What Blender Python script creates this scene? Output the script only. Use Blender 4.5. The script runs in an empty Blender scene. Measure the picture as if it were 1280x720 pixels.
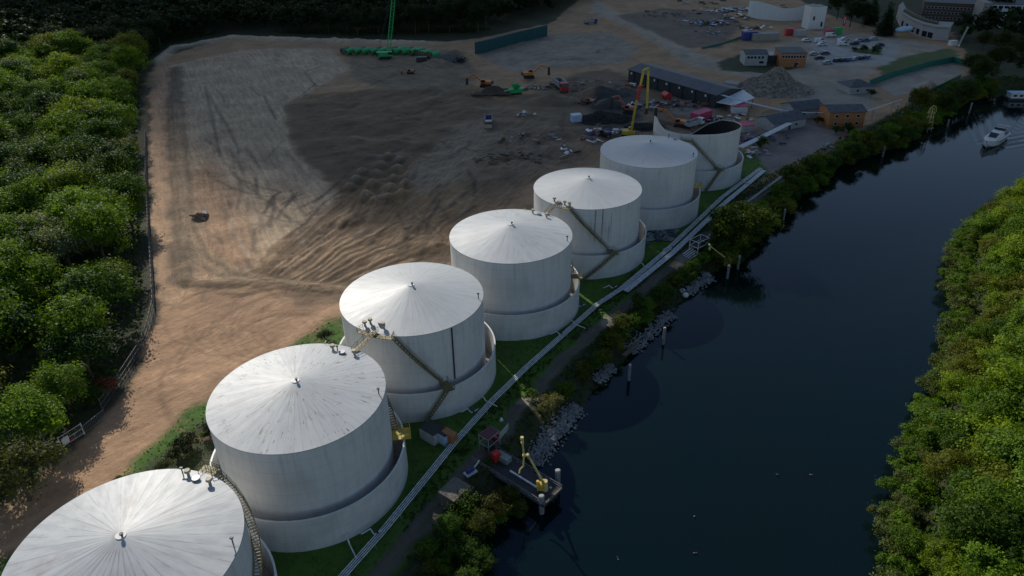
import bpy, math, random
import numpy as np
from mathutils import Vector, Matrix
R = math.radians
rnd = random.Random(7); nr = np.random.RandomState(5)
sc = bpy.context.scene; COL = sc.collection
# ------------------------------------------------------------------ camera
FPX, PITCH, ROLL, HC = 908.5, R(30.407), R(-.997), 98.85
cp, sp, cr, sr = math.cos(PITCH), math.sin(PITCH), math.cos(ROLL), math.sin(ROLL)
UP = Vector((0, sp, cp)); FW = Vector((0, cp, -sp)); RX = Vector((1, 0, 0))
cam = bpy.data.cameras.new('camera'); camo = bpy.data.objects.new('camera', cam); COL.objects.link(camo)
rt = RX*cr + UP*sr; up = UP*cr - RX*sr; bk = -FW
M = Matrix((rt, up, bk)).transposed().to_4x4(); M.translation = (0, 0, HC); camo.matrix_world = M
cam.sensor_width = 36; cam.lens = FPX/1280*36; cam.clip_end = 9000; cam.clip_start = 1
sc.camera = camo
def G(px, py, z=0.):                       # surveyed point of the place -> world
    a, b = px-640, py-360
    u = cr*a+sr*b; v = -sr*a+cr*b
    d = RX*(u/FPX) - UP*(v/FPX) + FW
    t = (z-HC)/d.z
    return Vector((d.x*t, d.y*t, z))
def PJ(x, y, z):
    z = z-HC
    fw = y*cp-z*sp; uu = y*sp+z*cp
    fw = np.maximum(fw, 1e-3)
    u = FPX*x/fw; v = -FPX*uu/fw
    return 640+cr*u-sr*v, 360+sr*u+cr*v
# ------------------------------------------------------------------ light
SAZ, SEL = R(119), R(32.3)
S = Vector((math.cos(SAZ)*math.cos(SEL), math.sin(SAZ)*math.cos(SEL), math.sin(SEL)))
w = bpy.data.worlds.new('World'); sc.world = w; w.use_nodes = True
nt = w.node_tree; sky = nt.nodes.new('ShaderNodeTexSky'); sky.sky_type = 'NISHITA'; sky.sun_disc = False
sky.sun_elevation = SEL; sky.sun_rotation = math.pi/2-SAZ; sky.air_density = 1.15; sky.dust_density = .3; sky.ozone_density = 3.0
bg = nt.nodes['Background']; hs = nt.nodes.new('ShaderNodeHueSaturation'); hs.inputs['Saturation'].default_value = .93; nt.links.new(sky.outputs[0], hs.inputs['Color']); nt.links.new(hs.outputs[0], bg.inputs[0]); bg.inputs[1].default_value = .083
sl = bpy.data.lights.new('sun', 'SUN'); sl.energy = 3.8; sl.angle = R(.5); sl.color = (1, .93, .82)
so = bpy.data.objects.new('sun', sl); COL.objects.link(so); so.rotation_euler = S.to_track_quat('Z', 'Y').to_euler(); so.location = (-200, 300, 400)
sc.view_settings.view_transform = 'Standard'; sc.view_settings.look = 'None'; sc.view_settings.gamma = 1; sc.view_settings.use_curve_mapping = False
sc.view_settings.exposure = 0.0
sc.cycles.max_bounces = 6; sc.cycles.transparent_max_bounces = 8
# ------------------------------------------------------------------ materials
class NB:
    def __init__(s, name):
        s.m = bpy.data.materials.new(name); s.m.use_nodes = True; s.t = s.m.node_tree; s.b = s.t.nodes['Principled BSDF']
    def n(s, ty, ins={}, **at):
        x = s.t.nodes.new('ShaderNode'+ty)
        for k, v in at.items(): setattr(x, k, v)
        for k, v in ins.items():
            if hasattr(v, 'is_output'): s.t.links.new(v, x.inputs[k])
            else: x.inputs[k].default_value = v
        return x
    def math(s, op, a, b=0., c=0., cl=False):
        return s.n('Math', {0: a, 1: b, 2: c}, operation=op, use_clamp=cl).outputs[0]
    def ss(s, x, lo, hi):
        return s.n('MapRange', {0: x, 1: lo, 2: hi, 3: 0., 4: 1.}, interpolation_type='SMOOTHSTEP').outputs[0]
    def mix(s, f, a, b, mode='MIX'):
        x = s.t.nodes.new('ShaderNodeMix'); x.data_type = 'RGBA'; x.blend_type = mode
        for i, v in ((0, f), (6, a), (7, b)):
            if hasattr(v, 'is_output'): s.t.links.new(v, x.inputs[i])
            else: x.inputs[i].default_value = v if i == 0 else (*v[:3], 1)
        return x.outputs[2]
    def noise(s, vec, scale=1., det=4., rough=.6, dist=0.):
        return s.n('TexNoise', {'Vector': vec, 'Scale': scale, 'Detail': det, 'Roughness': rough, 'Distortion': dist}).outputs[0]
    def out(s, col, rough=.7, bump=None, bs=.3, bd=.1, **kw):
        for k, v in (('Base Color', col), ('Roughness', rough)):
            if hasattr(v, 'is_output'): s.t.links.new(v, s.b.inputs[k])
            else: s.b.inputs[k].default_value = (*v[:3], 1) if k == 'Base Color' else v
        for k, v in kw.items(): s.b.inputs[k.replace('_', ' ')].default_value = v
        if bump is not None:
            bn = s.n('Bump', {'Height': bump, 'Strength': bs, 'Distance': bd}); s.t.links.new(bn.outputs[0], s.b.inputs['Normal'])
        return s.m
MC = {}
def pm(name, col, rough=.6, metal=0., var=.25, sc_=1.2):
    if name in MC: return MC[name]
    b = NB(name); tc = b.n('TexCoord').outputs['Object']
    nz = b.ss(b.noise(tc, sc_, 5), .3, .7)
    c = b.mix(nz, [v*(1-var) for v in col], [min(1, v*(1+var*.5)) for v in col])
    MC[name] = b.out(c, rough, Metallic=metal); return MC[name]
WHITE = pm('white paint', (.68, .69, .68), .5, 0, .12)
GREYM = pm('grey steel', (.3, .31, .33), .45, .3)
DARKM = pm('dark steel', (.05, .052, .055), .5, .2)
YEL = pm('yellow paint', (.55, .4, .05), .5)
PYEL = pm('pale yellow paint', (.62, .52, .2), .5)
ORG = pm('orange paint', (.62, .2, .04), .5)
RED = pm('red paint', (.5, .03, .03), .5)
PINK = pm('faded red paint', (.5, .07, .14), .6)
GRN = pm('green paint', (.02, .4, .12), .5)
DGRN = pm('dark green sheeting', (.01, .16, .12), .6)
TEAL = pm('teal paint', (.01, .085, .1), .5)
BLUE = pm('blue paint', (.03, .05, .25), .5)
LBLUE = pm('pale blue paint', (.45, .6, .75), .5)
GLASS = pm('dark glass', (.015, .02, .028), .1)
RUB = pm('rubber', (.02, .02, .02), .8)
CONC = pm('concrete', (.33, .31, .28), .85)
WOOD = pm('weathered wood', (.15, .115, .08), .8)
PILE = pm('pile steel', (.4, .4, .41), .6)
SLATE = pm('slate roof', (.075, .085, .1), .7, 0, .3, .5)
HALLR = pm('hall roof sheeting', (.06, .066, .085), .6, 0, .3, .3)
ORGW = pm('orange wall cladding', (.42, .17, .06), .7)
GRYW = pm('grey render', (.4, .41, .4), .8)
BRN = pm('brown boards', (.13, .08, .05), .8)
RUST = pm('rusty iron', (.16, .07, .04), .8)
BARK = pm('bark', (.09, .07, .05), .9)
STONE = pm('pale stone', (.4, .41, .42), .85, 0, .4, .8)
STAIRM = pm('olive stair steel', (.22, .19, .1), .6, .2, .4)
TREADM = pm('tan stair grating', (.4, .35, .25), .6, .1, .3)
PIPEM = pm('pipe silver', (.7, .73, .77), .4, .3, .3)

def foliage(name, bright=1.):
    b = NB(name); tc = b.n('TexCoord').outputs['Object']; oi = b.n('ObjectInfo')
    n1 = b.ss(b.noise(tc, .35, 3), .35, .65); n2 = b.noise(tc, 3.5, 2)
    c = b.mix(n1, (.55*bright, .62*bright, .5*bright), (1.25*bright, 1.2*bright, .9*bright))
    c = b.mix(.999, c, oi.outputs['Color'], 'MULTIPLY')
    c = b.mix(b.ss(n2, .35, .7), b.mix(1., c, (.7, .75, .7), 'MULTIPLY'), b.mix(1., c, (1.35, 1.3, 1.1), 'MULTIPLY'))
    b.out(c, .6); b.b.inputs['Specular IOR Level'].default_value = .18
    tr = b.n('BsdfTranslucent', {'Color': b.mix(1., c, (1.9, 1.8, .6), 'MULTIPLY')})
    mx = b.n('MixShader', {0: .33, 1: b.b.outputs[0], 2: tr.outputs[0]})
    b.t.links.new(mx.outputs[0], b.t.nodes['Material Output'].inputs[0]); return b.m
LEAF = foliage('leaves')

def roof_mat(name, N, seam, rust, grime):
    b = NB(name); tc = b.n('TexCoord').outputs['Object']; s = b.n('SeparateXYZ', {0: tc})
    ang = b.math('ARCTAN2', s.outputs[1], s.outputs[0])
    r = b.n('VectorMath', {0: b.n('CombineXYZ', {0: s.outputs[0], 1: s.outputs[1]}).outputs[0]}, operation='LENGTH').outputs['Value']
    k = b.math('MULTIPLY', ang, N/(2*math.pi)); kf = b.math('FLOOR', k)
    fr = b.math('SUBTRACT', k, kf); d = b.math('SUBTRACT', .5, b.math('ABSOLUTE', b.math('SUBTRACT', fr, .5)))
    dist = b.math('MULTIPLY', b.math('MULTIPLY', d, 2*math.pi/N), r)
    line = b.math('SUBTRACT', 1., b.ss(dist, .03, .13))
    line = b.math('MULTIPLY', line, b.ss(b.noise(tc, .3, 2), .35, .6))
    wn = b.n('TexWhiteNoise', {'W': kf}, noise_dimensions='1D').outputs['Value']
    st = b.noise(b.n('CombineXYZ', {0: b.math('MULTIPLY', ang, 9.), 1: b.math('MULTIPLY', r, .22), 2: b.math('MULTIPLY', wn, 3)}).outputs[0], 1., 5, .65)
    st2 = b.noise(b.n('CombineXYZ', {0: b.math('MULTIPLY', ang, 34.), 1: b.math('MULTIPLY', r, .5)}).outputs[0], 1., 3, .6)
    base = b.mix(b.math('MULTIPLY', b.ss(st, .35, .75), b.ss(r, .5, 8.)), (.49, .51, .52), (.44-.1*grime, .465-.1*grime, .475-.09*grime))
    base = b.mix(b.math('MULTIPLY', b.ss(wn, .5, 1.), .12), base, (.4, .42, .43))
    base = b.mix(b.math('MULTIPLY', b.ss(b.noise(tc, .16, 4), .55, .75), .6*grime), base, (.33, .27, .26))
    base = b.mix(b.math('MULTIPLY', line, seam), base, (.22, .22, .22))
    ru = b.math('MULTIPLY', b.ss(st2, .69-.05*rust, .73-.05*rust), b.ss(b.noise(tc, .45, 2), .48, .6))
    base = b.mix(b.math('MULTIPLY', ru, .85*min(1, rust)), base, (.17, .1, .08))
    return b.out(base, b.math('MULTIPLY_ADD', st, .2, .4), bump=st, bs=.12, bd=.04)
def wall_mat(name, streak=0., a0=0., grime=.5, warm=0.):
    b = NB(name); tc = b.n('TexCoord').outputs['Object']; s = b.n('SeparateXYZ', {0: tc})
    ang = b.math('ARCTAN2', s.outputs[1], s.outputs[0]); z = s.outputs[2]
    v = b.n('CombineXYZ', {0: b.math('MULTIPLY', ang, 14.), 1: b.math('MULTIPLY', z, .09)}).outputs[0]
    st = b.noise(v, 1., 5, .65)
    base = b.mix(b.ss(st, .4, .8), (.67, .67, .665), (.55, .55, .53))
    base = b.mix(b.math('MULTIPLY', b.ss(b.noise(tc, .12, 4), .45, .7), grime*.5), base, (.38, .37, .33))
    sea = b.math('SUBTRACT', 1., b.ss(b.math('ABSOLUTE', b.math('SUBTRACT', b.math('FRACT', b.math('MULTIPLY', z, 1/2.4)), .5)), .0, .03))
    base = b.mix(b.math('MULTIPLY', sea, .4), base, (.3, .3, .3))
    v2 = b.n('CombineXYZ', {0: b.math('MULTIPLY', ang, 22.), 1: b.math('MULTIPLY', z, .05)}).outputs[0]
    dk = b.ss(b.noise(v2, 1., 2, .5), .55, .68)
    dk = b.math('MULTIPLY', dk, b.ss(z, 6., 19.))
    if streak > 0:
        da = b.math('ABSOLUTE', b.math('SUBTRACT', ang, a0)); dk2 = b.math('MULTIPLY', dk, b.math('SUBTRACT', 1., b.ss(da, .25, .5)))
        base = b.mix(b.math('MULTIPLY', dk2, streak), base, (.06, .06, .06))
    base = b.mix(b.math('MULTIPLY', dk, .14), base, (.2, .2, .18))
    spot = b.ss(b.noise(tc, 1.3, 3), .72, .76)
    base = b.mix(b.math('MULTIPLY', spot, .35), base, (.2, .12, .08))
    return b.out(base, .6)
# ------------------------------------------------------------------ mesh helpers
class MB:
    def __init__(s): s.v = []; s.f = []
    def add(s, vs, fs):
        o = len(s.v); s.v += [tuple(v) for v in vs]; s.f += [tuple(i+o for i in f) for f in fs]; return s
    def box(s, c, d, rz=0., tilt=None):
        x, y, z = [k/2 for k in d]; m = Matrix.Rotation(rz, 3, 'Z')
        if tilt: m = m @ Matrix.Rotation(tilt[1], 3, tilt[0])
        vs = [m @ Vector((i*x, j*y, k*z))+Vector(c) for i in (-1, 1) for j in (-1, 1) for k in (-1, 1)]
        return s.add(vs, [(0, 1, 3, 2), (4, 6, 7, 5), (0, 4, 5, 1), (2, 3, 7, 6), (0, 2, 6, 4), (1, 5, 7, 3)])
    def cyl(s, p0, p1, r0, r1=None, n=10, cap=True):
        p0, p1 = Vector(p0), Vector(p1); r1 = r0 if r1 is None else r1
        q = (p1-p0).to_track_quat('Z', 'Y'); vs = []
        for p, r in ((p0, r0), (p1, r1)):
            for i in range(n):
                a = 2*math.pi*i/n; vs.append(p+q @ Vector((r*math.cos(a), r*math.sin(a), 0)))
        fs = [(i, (i+1) % n, n+(i+1) % n, n+i) for i in range(n)]
        if cap: fs += [tuple(range(n))[::-1], tuple(range(n, 2*n))]
        return s.add(vs, fs)
    def tube(s, pts, r, n=8):
        for a, b in zip(pts[:-1], pts[1:]): s.cyl(a, b, r, n=n)
        return s
    def bar(s, p0, p1, wd, ht):
        p0, p1 = Vector(p0), Vector(p1); d = p1-p0; L = d.length; q = d.to_track_quat('X', 'Z'); c = (p0+p1)/2
        vs = [q @ Vector((i*L/2, j*wd/2, k*ht/2))+c for i in (-1, 1) for j in (-1, 1) for k in (-1, 1)]
        return s.add(vs, [(0, 1, 3, 2), (4, 6, 7, 5), (0, 4, 5, 1), (2, 3, 7, 6), (0, 2, 6, 4), (1, 5, 7, 3)])
    def prism(s, prof, y0, y1):            # profile in xz, extruded along y
        n = len(prof); vs = [(x, y0, z) for x, z in prof]+[(x, y1, z) for x, z in prof]
        return s.add(vs, [tuple(range(n))[::-1], tuple(range(n, 2*n))]+[(i, (i+1) % n, n+(i+1) % n, n+i) for i in range(n)])
    def slab(s, poly, z0, z1):
        n = len(poly); vs = [(p[0], p[1], z0) for p in poly]+[(p[0], p[1], z1) for p in poly]
        return s.add(vs, [tuple(range(n))[::-1], tuple(range(n, 2*n))]+[(i, (i+1) % n, n+(i+1) % n, n+i) for i in range(n)])
    def build(s, name, mat, parent=None, smooth=False, fix=True):
        me = bpy.data.meshes.new(name); me.from_pydata(s.v, [], s.f); me.materials.append(mat)
        if fix:
            import bmesh
            bm = bmesh.new(); bm.from_mesh(me); bmesh.ops.recalc_face_normals(bm, faces=bm.faces); bm.to_mesh(me); bm.free()
        if smooth:
            me.polygons.foreach_set('use_smooth', [True]*len(me.polygons))
        o = bpy.data.objects.new(name, me); COL.objects.link(o)
        if parent: o.parent = parent
        return o
def tag(o, label, cat, group=None, kind=None):
    if label: o['label'] = label
    if cat: o['category'] = cat
    if group: o['group'] = group
    if kind: o['kind'] = kind
    return o
def thing(name, label, cat, loc=(0, 0, 0), rz=0, group=None):
    o = bpy.data.objects.new(name, None); COL.objects.link(o); o.location = loc; o.rotation_euler = (0, 0, rz); o.empty_display_size = .5
    return tag(o, label, cat, group)
def dup(root, loc, rz=None, label=None, group=None, scale=None):
    def cp_(o, par):
        c = o.copy(); COL.objects.link(c)
        if par: c.parent = par
        for ch in KIDS.get(o.name, []) if o.name in KIDS else [k for k in o.children]: cp_(ch, c)
        return c
    c = cp_(root, None); c.location = loc
    if rz is not None: c.rotation_euler[2] = rz
    if label: c['label'] = label
    if group: c['group'] = group
    if scale: c.scale = (scale, scale, scale) if not hasattr(scale, '__len__') else scale
    return c
KIDS = {}
def hd(a, b, z=0): d = G(*b, z)-G(*a, z); return math.atan2(d.y, d.x)

# ------------------------------------------------------------------ polygons / distance
def W(pts, z=0.): return np.array([G(x, y, z)[:2] for x, y in pts])
def pip(P, poly):
    x, y = P[:, 0], P[:, 1]; ins = np.zeros(len(P), bool); n = len(poly)
    for i in range(n):
        x0, y0 = poly[i]; x1, y1 = poly[(i+1) % n]
        c = ((y0 > y) != (y1 > y)); 
        with np.errstate(divide='ignore', invalid='ignore'): xi = (x1-x0)*(y-y0)/(y1-y0+1e-12)+x0
        ins ^= (c & (x < xi))
    return ins
def segd(P, pl, closed):
    n = len(pl); best = np.full(len(P), 1e9)
    for i in range(n if closed else n-1):
        a = pl[i]; b = pl[(i+1) % n]; ab = b-a; L = (ab**2).sum()+1e-9
        t = np.clip(((P-a) @ ab)/L, 0, 1); d = P-(a+t[:, None]*ab); best = np.minimum(best, np.hypot(d[:, 0], d[:, 1]))
    return best
def sd(P, poly): d = segd(P, poly, True); return np.where(pip(P, poly), d, -d)   # + inside
def vnoise(P, s, seed=0, octs=4):
    out = np.zeros(len(P)); amp = 1.; tot = 0
    for o in range(octs):
        q = P/s*(2**o)+seed*17.3; i = np.floor(q).astype(np.int64); f = q-i; f = f*f*(3-2*f)
        def h(a, b):
            v = np.sin(a*127.1+b*311.7+seed*7.7+o*13.1)*43758.5453; return v-np.floor(v)
        v = (h(i[:, 0], i[:, 1])*(1-f[:, 0])+h(i[:, 0]+1, i[:, 1])*f[:, 0])*(1-f[:, 1])+(h(i[:, 0], i[:, 1]+1)*(1-f[:, 0])+h(i[:, 0]+1, i[:, 1]+1)*f[:, 0])*f[:, 1]
        out += v*amp; tot += amp; amp *= .5
    return out/tot
def sstep(x, a, b): t = np.clip((x-a)/(b-a), 0, 1); return t*t*(3-2*t)

WZ = -3.
LB = [(560, 900), (590, 760), (600, 700), (632, 655), (655, 618), (688, 578), (726, 525), (752, 492), (792, 452), (838, 400), (866, 372), (892, 348), (934, 322), (950, 300), (1000, 252), (1062, 205), (1130, 186), (1178, 150), (1215, 128), (1300, 112)]
RB = [(1330, 205), (1240, 258), (1196, 305), (1178, 345), (1182, 400), (1172, 450), (1150, 500), (1132, 560), (1112, 620), (1098, 700), (1094, 760), (1090, 900)]
river = np.vstack([W(LB, WZ), [[600, 520], [700, 430]], W(RB, WZ)])
TANKS = [(-52.40, 66.92), (-37.46, 99.84), (-21.18, 131.95), (-.06, 160.69), (21.61, 189.66), (43.69, 218.54), (66.16, 249.27)]

# ------------------------------------------------------------------ ground
def axis(segs):
    out = [segs[0][0]]
    for a, b, s0, s1 in segs:
        x = a
        while x < b-1e-6:
            t = (x-a)/(b-a); x += s0*(1-t)+s1*t; out.append(min(x, b))
    return np.array(out)
ax_ = axis([(-4000, -600, 500, 60), (-600, -230, 40, 2), (-230, -160, 1.2, .75), (-160, 70, .75, .75), (70, 140, .8, 1.), (140, 320, 1.2, 2), (320, 700, 3, 40), (700, 4000, 60, 500)])
ay_ = axis([(-600, 40, 60, 4), (40, 330, .5, .9), (330, 640, 1., 2.), (640, 1000, 6, 60), (1000, 5000, 80, 500)])
X, Y = np.meshgrid(ax_, ay_); P = np.stack([X.ravel(), Y.ravel()], 1)
near = (P[:, 0] > -500) & (P[:, 0] < 600) & (P[:, 1] > 20) & (P[:, 1] < 800)
idx = np.where(near)[0]; Q = P[idx]
jit = Q+np.stack([vnoise(Q, 6, 1)-.5, vnoise(Q, 6, 2)-.5], 1)*5
col = np.tile(np.array([.035, .042, .016]), (len(Q), 1)); tv = np.zeros((len(Q), 3)); tv[:, 0] = Q[:, 0]/30; tv[:, 1] = Q[:, 1]/30
ta = np.zeros(len(Q))
def lay(poly, c, soft=2., world=False, line=0., trk=0., ang=0., j=True, amt=1.):
    global col, tv, ta
    pl = np.asarray(poly if world else W(poly)); mg = line+soft+7
    sel = np.where((Q[:, 0] > pl[:, 0].min()-mg) & (Q[:, 0] < pl[:, 0].max()+mg) & (Q[:, 1] > pl[:, 1].min()-mg) & (Q[:, 1] < pl[:, 1].max()+mg))[0]
    if not len(sel): return
    src = (jit if j else Q)[sel]
    d = (line-segd(src, pl, False)) if line else sd(src, pl)
    a = sstep(d, -soft/2, soft/2)*amt; col[sel] = col[sel]*(1-a[:, None])+np.array(c)*a[:, None]
    m = sel[a > .5]
    if amt > .9: ta[m] = trk
    if trk:
        cs, sn = math.cos(ang), math.sin(ang)
        tv[m, 0] = (Q[m, 0]*cs+Q[m, 1]*sn)/14; tv[m, 1] = (-Q[m, 0]*sn+Q[m, 1]*cs)/1.6
SAND = (.40, .265, .175); SITE = (.36, .232, .132)
lay([(182, 100), (200, 72), (290, 46), (430, 50), (560, 52), (600, 48), (690, 28), (735, -10), (940, -30), (1040, 20), (1110, 40), (1190, 40), (1218, 85), (1190, 105), (1120, 140), (1060, 170), (985, 215), (930, 240), (600, 345), (420, 405), (370, 435), (255, 510), (170, 585), (100, 645), (0, 695), (-60, 720), (-60, 690), (40, 610), (100, 545), (150, 500), (190, 420), (192, 380), (184, 240)], SITE, 3, trk=.5, ang=hd((200, 90), (420, 60)))
pit = [(212, 82), (300, 62), (410, 60), (440, 85), (395, 112), (357, 132), (366, 185), (428, 246), (312, 348), (228, 356), (214, 230)]
lay(pit, (.46, .34, .225), 5, trk=.8, ang=hd((258, 110), (300, 200)))
lay([(214, 230), (260, 200), (300, 250), (330, 330), (228, 356)], (.36, .225, .135), 10, trk=.8, ang=hd((258, 210), (290, 340)))
soil = [(357, 130), (380, 118), (450, 113), (560, 100), (640, 118), (720, 150), (765, 190), (740, 205), (660, 230), (600, 270), (575, 320), (430, 356), (320, 352), (310, 343), (350, 300), (428, 246), (366, 175)]
lay(soil, (.255, .165, .088), 3, trk=.7, ang=hd((560, 300), (700, 200)))
lay([(357, 133), (450, 113), (560, 108), (640, 130), (590, 160), (520, 205), (430, 243), (370, 190)], (.165, .112, .066), 4, trk=.5, ang=hd((400, 150), (560, 140)))
lay([(560, 160), (620, 130), (700, 150), (735, 195), (660, 225), (600, 240), (560, 215)], (.2, .145, .095), 12, trk=.7, ang=hd((560, 300), (700, 200)))
lay([(310, 346), (428, 246), (505, 258), (560, 300), (530, 330), (430, 365), (330, 356)], (.215, .142, .08), 3, trk=1., ang=hd((320, 340), (430, 250)))
lay([(500, 225), (560, 175), (600, 150), (625, 165), (590, 215), (540, 245)], (.29, .22, .15), 6, trk=.8, ang=hd((500, 230), (590, 160)))
lay([(430, 60), (560, 62), (600, 90), (580, 115), (480, 112), (440, 95)], (.21, .155, .1), 6, trk=.8, ang=hd((440, 70), (580, 100)))
lay([(590, 65), (690, 42), (760, 40), (800, 60), (780, 78), (720, 85), (640, 90)], (.27, .23, .18), 5, trk=.8, ang=hd((600, 80), (700, 50)))
lay([(640, 128), (720, 92), (760, 85), (790, 100), (900, 130), (935, 165), (930, 190), (850, 178), (760, 195), (700, 160)], (.17, .122, .078), 5, trk=.3, ang=.3)
lay([(730, 130), (770, 105), (800, 115), (800, 150), (760, 165)], (.045, .043, .042), 5, trk=.2, ang=.3)
lay([(830, 120), (900, 135), (890, 150), (840, 140)], (.22, .2, .17), 3)
lay([(745, 0), (800, 30), (870, 66), (905, 75), (1000, 48), (1030, 38), (1110, 45), (1180, 58), (1195, 66), (1095, 88), (1075, 100), (1010, 112), (925, 95), (860, 82), (800, 45), (735, 15)], (.33, .28, .215), 3, trk=.25, ang=hd((870, 70), (1000, 48)))
lay([(770, 20), (830, 10), (900, 15), (930, 30), (900, 60), (860, 60)], (.17, .13, .1), 5, trk=.4, ang=.2)
lay([(897, 78), (925, 68), (960, 80), (1000, 84), (960, 92), (900, 88)], (.035, .05, .02), 3)
lay([(1098, 104), (1130, 90), (1188, 80), (1208, 85), (1190, 98), (1150, 112), (1115, 122)], (.33, .29, .24), 3, trk=.4, ang=.5)
lay([(1095, 85), (1120, 72), (1190, 60), (1200, 70), (1130, 85), (1105, 96)], (.08, .11, .03), 3)
lay([(940, 165), (1000, 145), (1060, 160), (1045, 178), (990, 205), (955, 222), (935, 205)], (.2, .18, .165), 3, trk=.3, ang=.5)
lay([(1015, 50), (1085, 48), (1130, 56), (1110, 80), (1020, 82)], (.34, .33, .31), 3)
# grass by the tanks
tk = np.array(TANKS); dirT = (tk[6]-tk[2]); dirT /= np.hypot(*dirT); nrm = np.array([-dirT[1], dirT[0]])
gl = [(-60, 760), (-60, 730), (0, 702), (110, 640), (150, 592), (225, 520), (262, 500), (330, 460), (395, 408), (428, 396), (560, 345), (700, 275), (860, 205), (930, 190), (950, 197), (960, 215), (900, 262), (760, 400), (600, 570), (470, 760)]
lay(gl, (.06, .13, .016), 3)
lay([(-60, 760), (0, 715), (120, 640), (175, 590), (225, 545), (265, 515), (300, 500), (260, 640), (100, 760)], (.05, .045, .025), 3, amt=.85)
# lower open sand and the sand road
lay([(196, 385), (214, 362), (428, 366), (428, 392), (392, 408), (330, 450), (262, 498), (225, 518), (148, 592), (108, 638), (0, 700), (-60, 722), (-60, 706), (20, 655), (62, 612), (105, 560), (150, 505), (178, 455)], (.42, .26, .155), 3, trk=.45, ang=hd((200, 470), (400, 380)))
lay([(202, 80), (200, 140), (196, 200), (203, 260), (208, 330), (215, 372)], (.43, .275, .17), 2.5, line=4.2, trk=.6, ang=hd((196, 200), (208, 330)))
lay([(220, 85), (217, 150), (222, 210), (228, 280), (226, 350)], (.13, .1, .065), 3, line=3.6, trk=.6, ang=hd((196, 200), (208, 330)), amt=.8)
lay([(228, 358), (320, 356), (430, 362)], (.14, .1, .06), 1.5, line=1.3, amt=.8)
lay([(400, 362), (480, 345), (570, 325), (640, 300)], (.12, .085, .055), 8, line=9, trk=.8, ang=hd((320, 340), (430, 250)), amt=.8)
lay([(185, 110), (183, 200), (188, 330), (192, 400), (150, 490), (90, 560)], (.05, .045, .03), 1.5, line=1.0)
lay([(985, 112), (1060, 100), (1096, 112), (1090, 140), (1040, 140), (1000, 138)], (.27, .25, .205), 6, trk=.2, ang=.3)
lay([(1078, 60), (1060, 64), (1080, 67), (1105, 69), (1100, 62)], (.05, .08, .02), 1.5)
for k in range(20):   # wheel marks
    a0 = rnd.uniform(0, 6.3); cx, cy = G(rnd.uniform(260, 400), rnd.uniform(385, 470))[:2]; rr = rnd.uniform(9, 20)
    pl = np.array([(cx+rr*math.cos(a0+t*.12), cy+rr*math.sin(a0+t*.12)*1.3) for t in range(14)])
    lay(pl, (.24, .15, .09), .8, world=True, line=.4, j=False, amt=.6)
    if k % 2: lay(pl+np.array([1.4, 1.4]), (.24, .15, .09), .8, world=True, line=.4, j=False, amt=.5)
for pts in ([(405, 82), (380, 90), (395, 108), (430, 104)], [(395, 104), (378, 118), (400, 122)], [(256, 108), (266, 150), (275, 195)], [(262, 120), (285, 160), (300, 190)], [(232, 290), (250, 330), (290, 352), (340, 356)], [(240, 280), (262, 325), (300, 347)], [(320, 222), (322, 242)], [(330, 120), (345, 150)], [(500, 90), (560, 120), (600, 125)]):
    lay(W(pts), (.12, .1, .075), .8, world=True, line=.5, j=False, amt=.75)
rtk = random.Random(12)
for k in range(70):
    px, py = rtk.uniform(225, 400), rtk.uniform(100, 335); c0 = G(px, py); th_ = hd((258, 110), (300, 200))+rtk.gauss(0, .18)
    if sd(np.array([[c0.x, c0.y]]), W(pit))[0] < 3: continue
    L_ = rtk.uniform(8, 38); cv = rtk.gauss(0, .012)
    pl = []; x_, y_ = c0.x, c0.y
    for i_ in range(8): pl.append((x_, y_)); x_ += L_/8*math.cos(th_); y_ += L_/8*math.sin(th_); th_ += cv*L_/8
    lay(np.array(pl), (.13, .10, .07) if rtk.random() < .7 else (.42, .35, .27), .9, world=True, line=rtk.uniform(.35, .7), j=False, amt=rtk.uniform(.3, .7))
for k in range(90):
    px, py = rtk.uniform(330, 640), rtk.uniform(240, 350); c0 = G(px, py); th_ = hd((320, 340), (430, 250))+rtk.gauss(0, .25)
    L_ = rtk.uniform(6, 30); d_ = Vector((math.cos(th_), math.sin(th_)))
    lay(np.array([(c0.x, c0.y), (c0.x+d_.x*L_*.5+rtk.gauss(0, .6), c0.y+d_.y*L_*.5), (c0.x+d_.x*L_, c0.y+d_.y*L_)]), (.07, .05, .035) if rtk.random() < .6 else (.33, .24, .16), .9, world=True, line=rtk.uniform(.35, .8), j=False, amt=rtk.uniform(.35, .8))
for k in range(60):
    px, py = rtk.uniform(420, 760), rtk.uniform(60, 230); c0 = G(px, py); th_ = hd((480, 140), (640, 120))+rtk.gauss(0, .5)
    L_ = rtk.uniform(8, 40); d_ = Vector((math.cos(th_), math.sin(th_)))
    lay(np.array([(c0.x, c0.y), (c0.x+d_.x*L_*.5+rtk.gauss(0, 2), c0.y+d_.y*L_*.5+rtk.gauss(0, 2)), (c0.x+d_.x*L_, c0.y+d_.y*L_)]), (.055, .042, .034) if rtk.random() < .5 else (.27, .21, .15), 1.5, world=True, line=rtk.uniform(.5, 1.6), j=True, amt=rtk.uniform(.3, .6))
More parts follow.
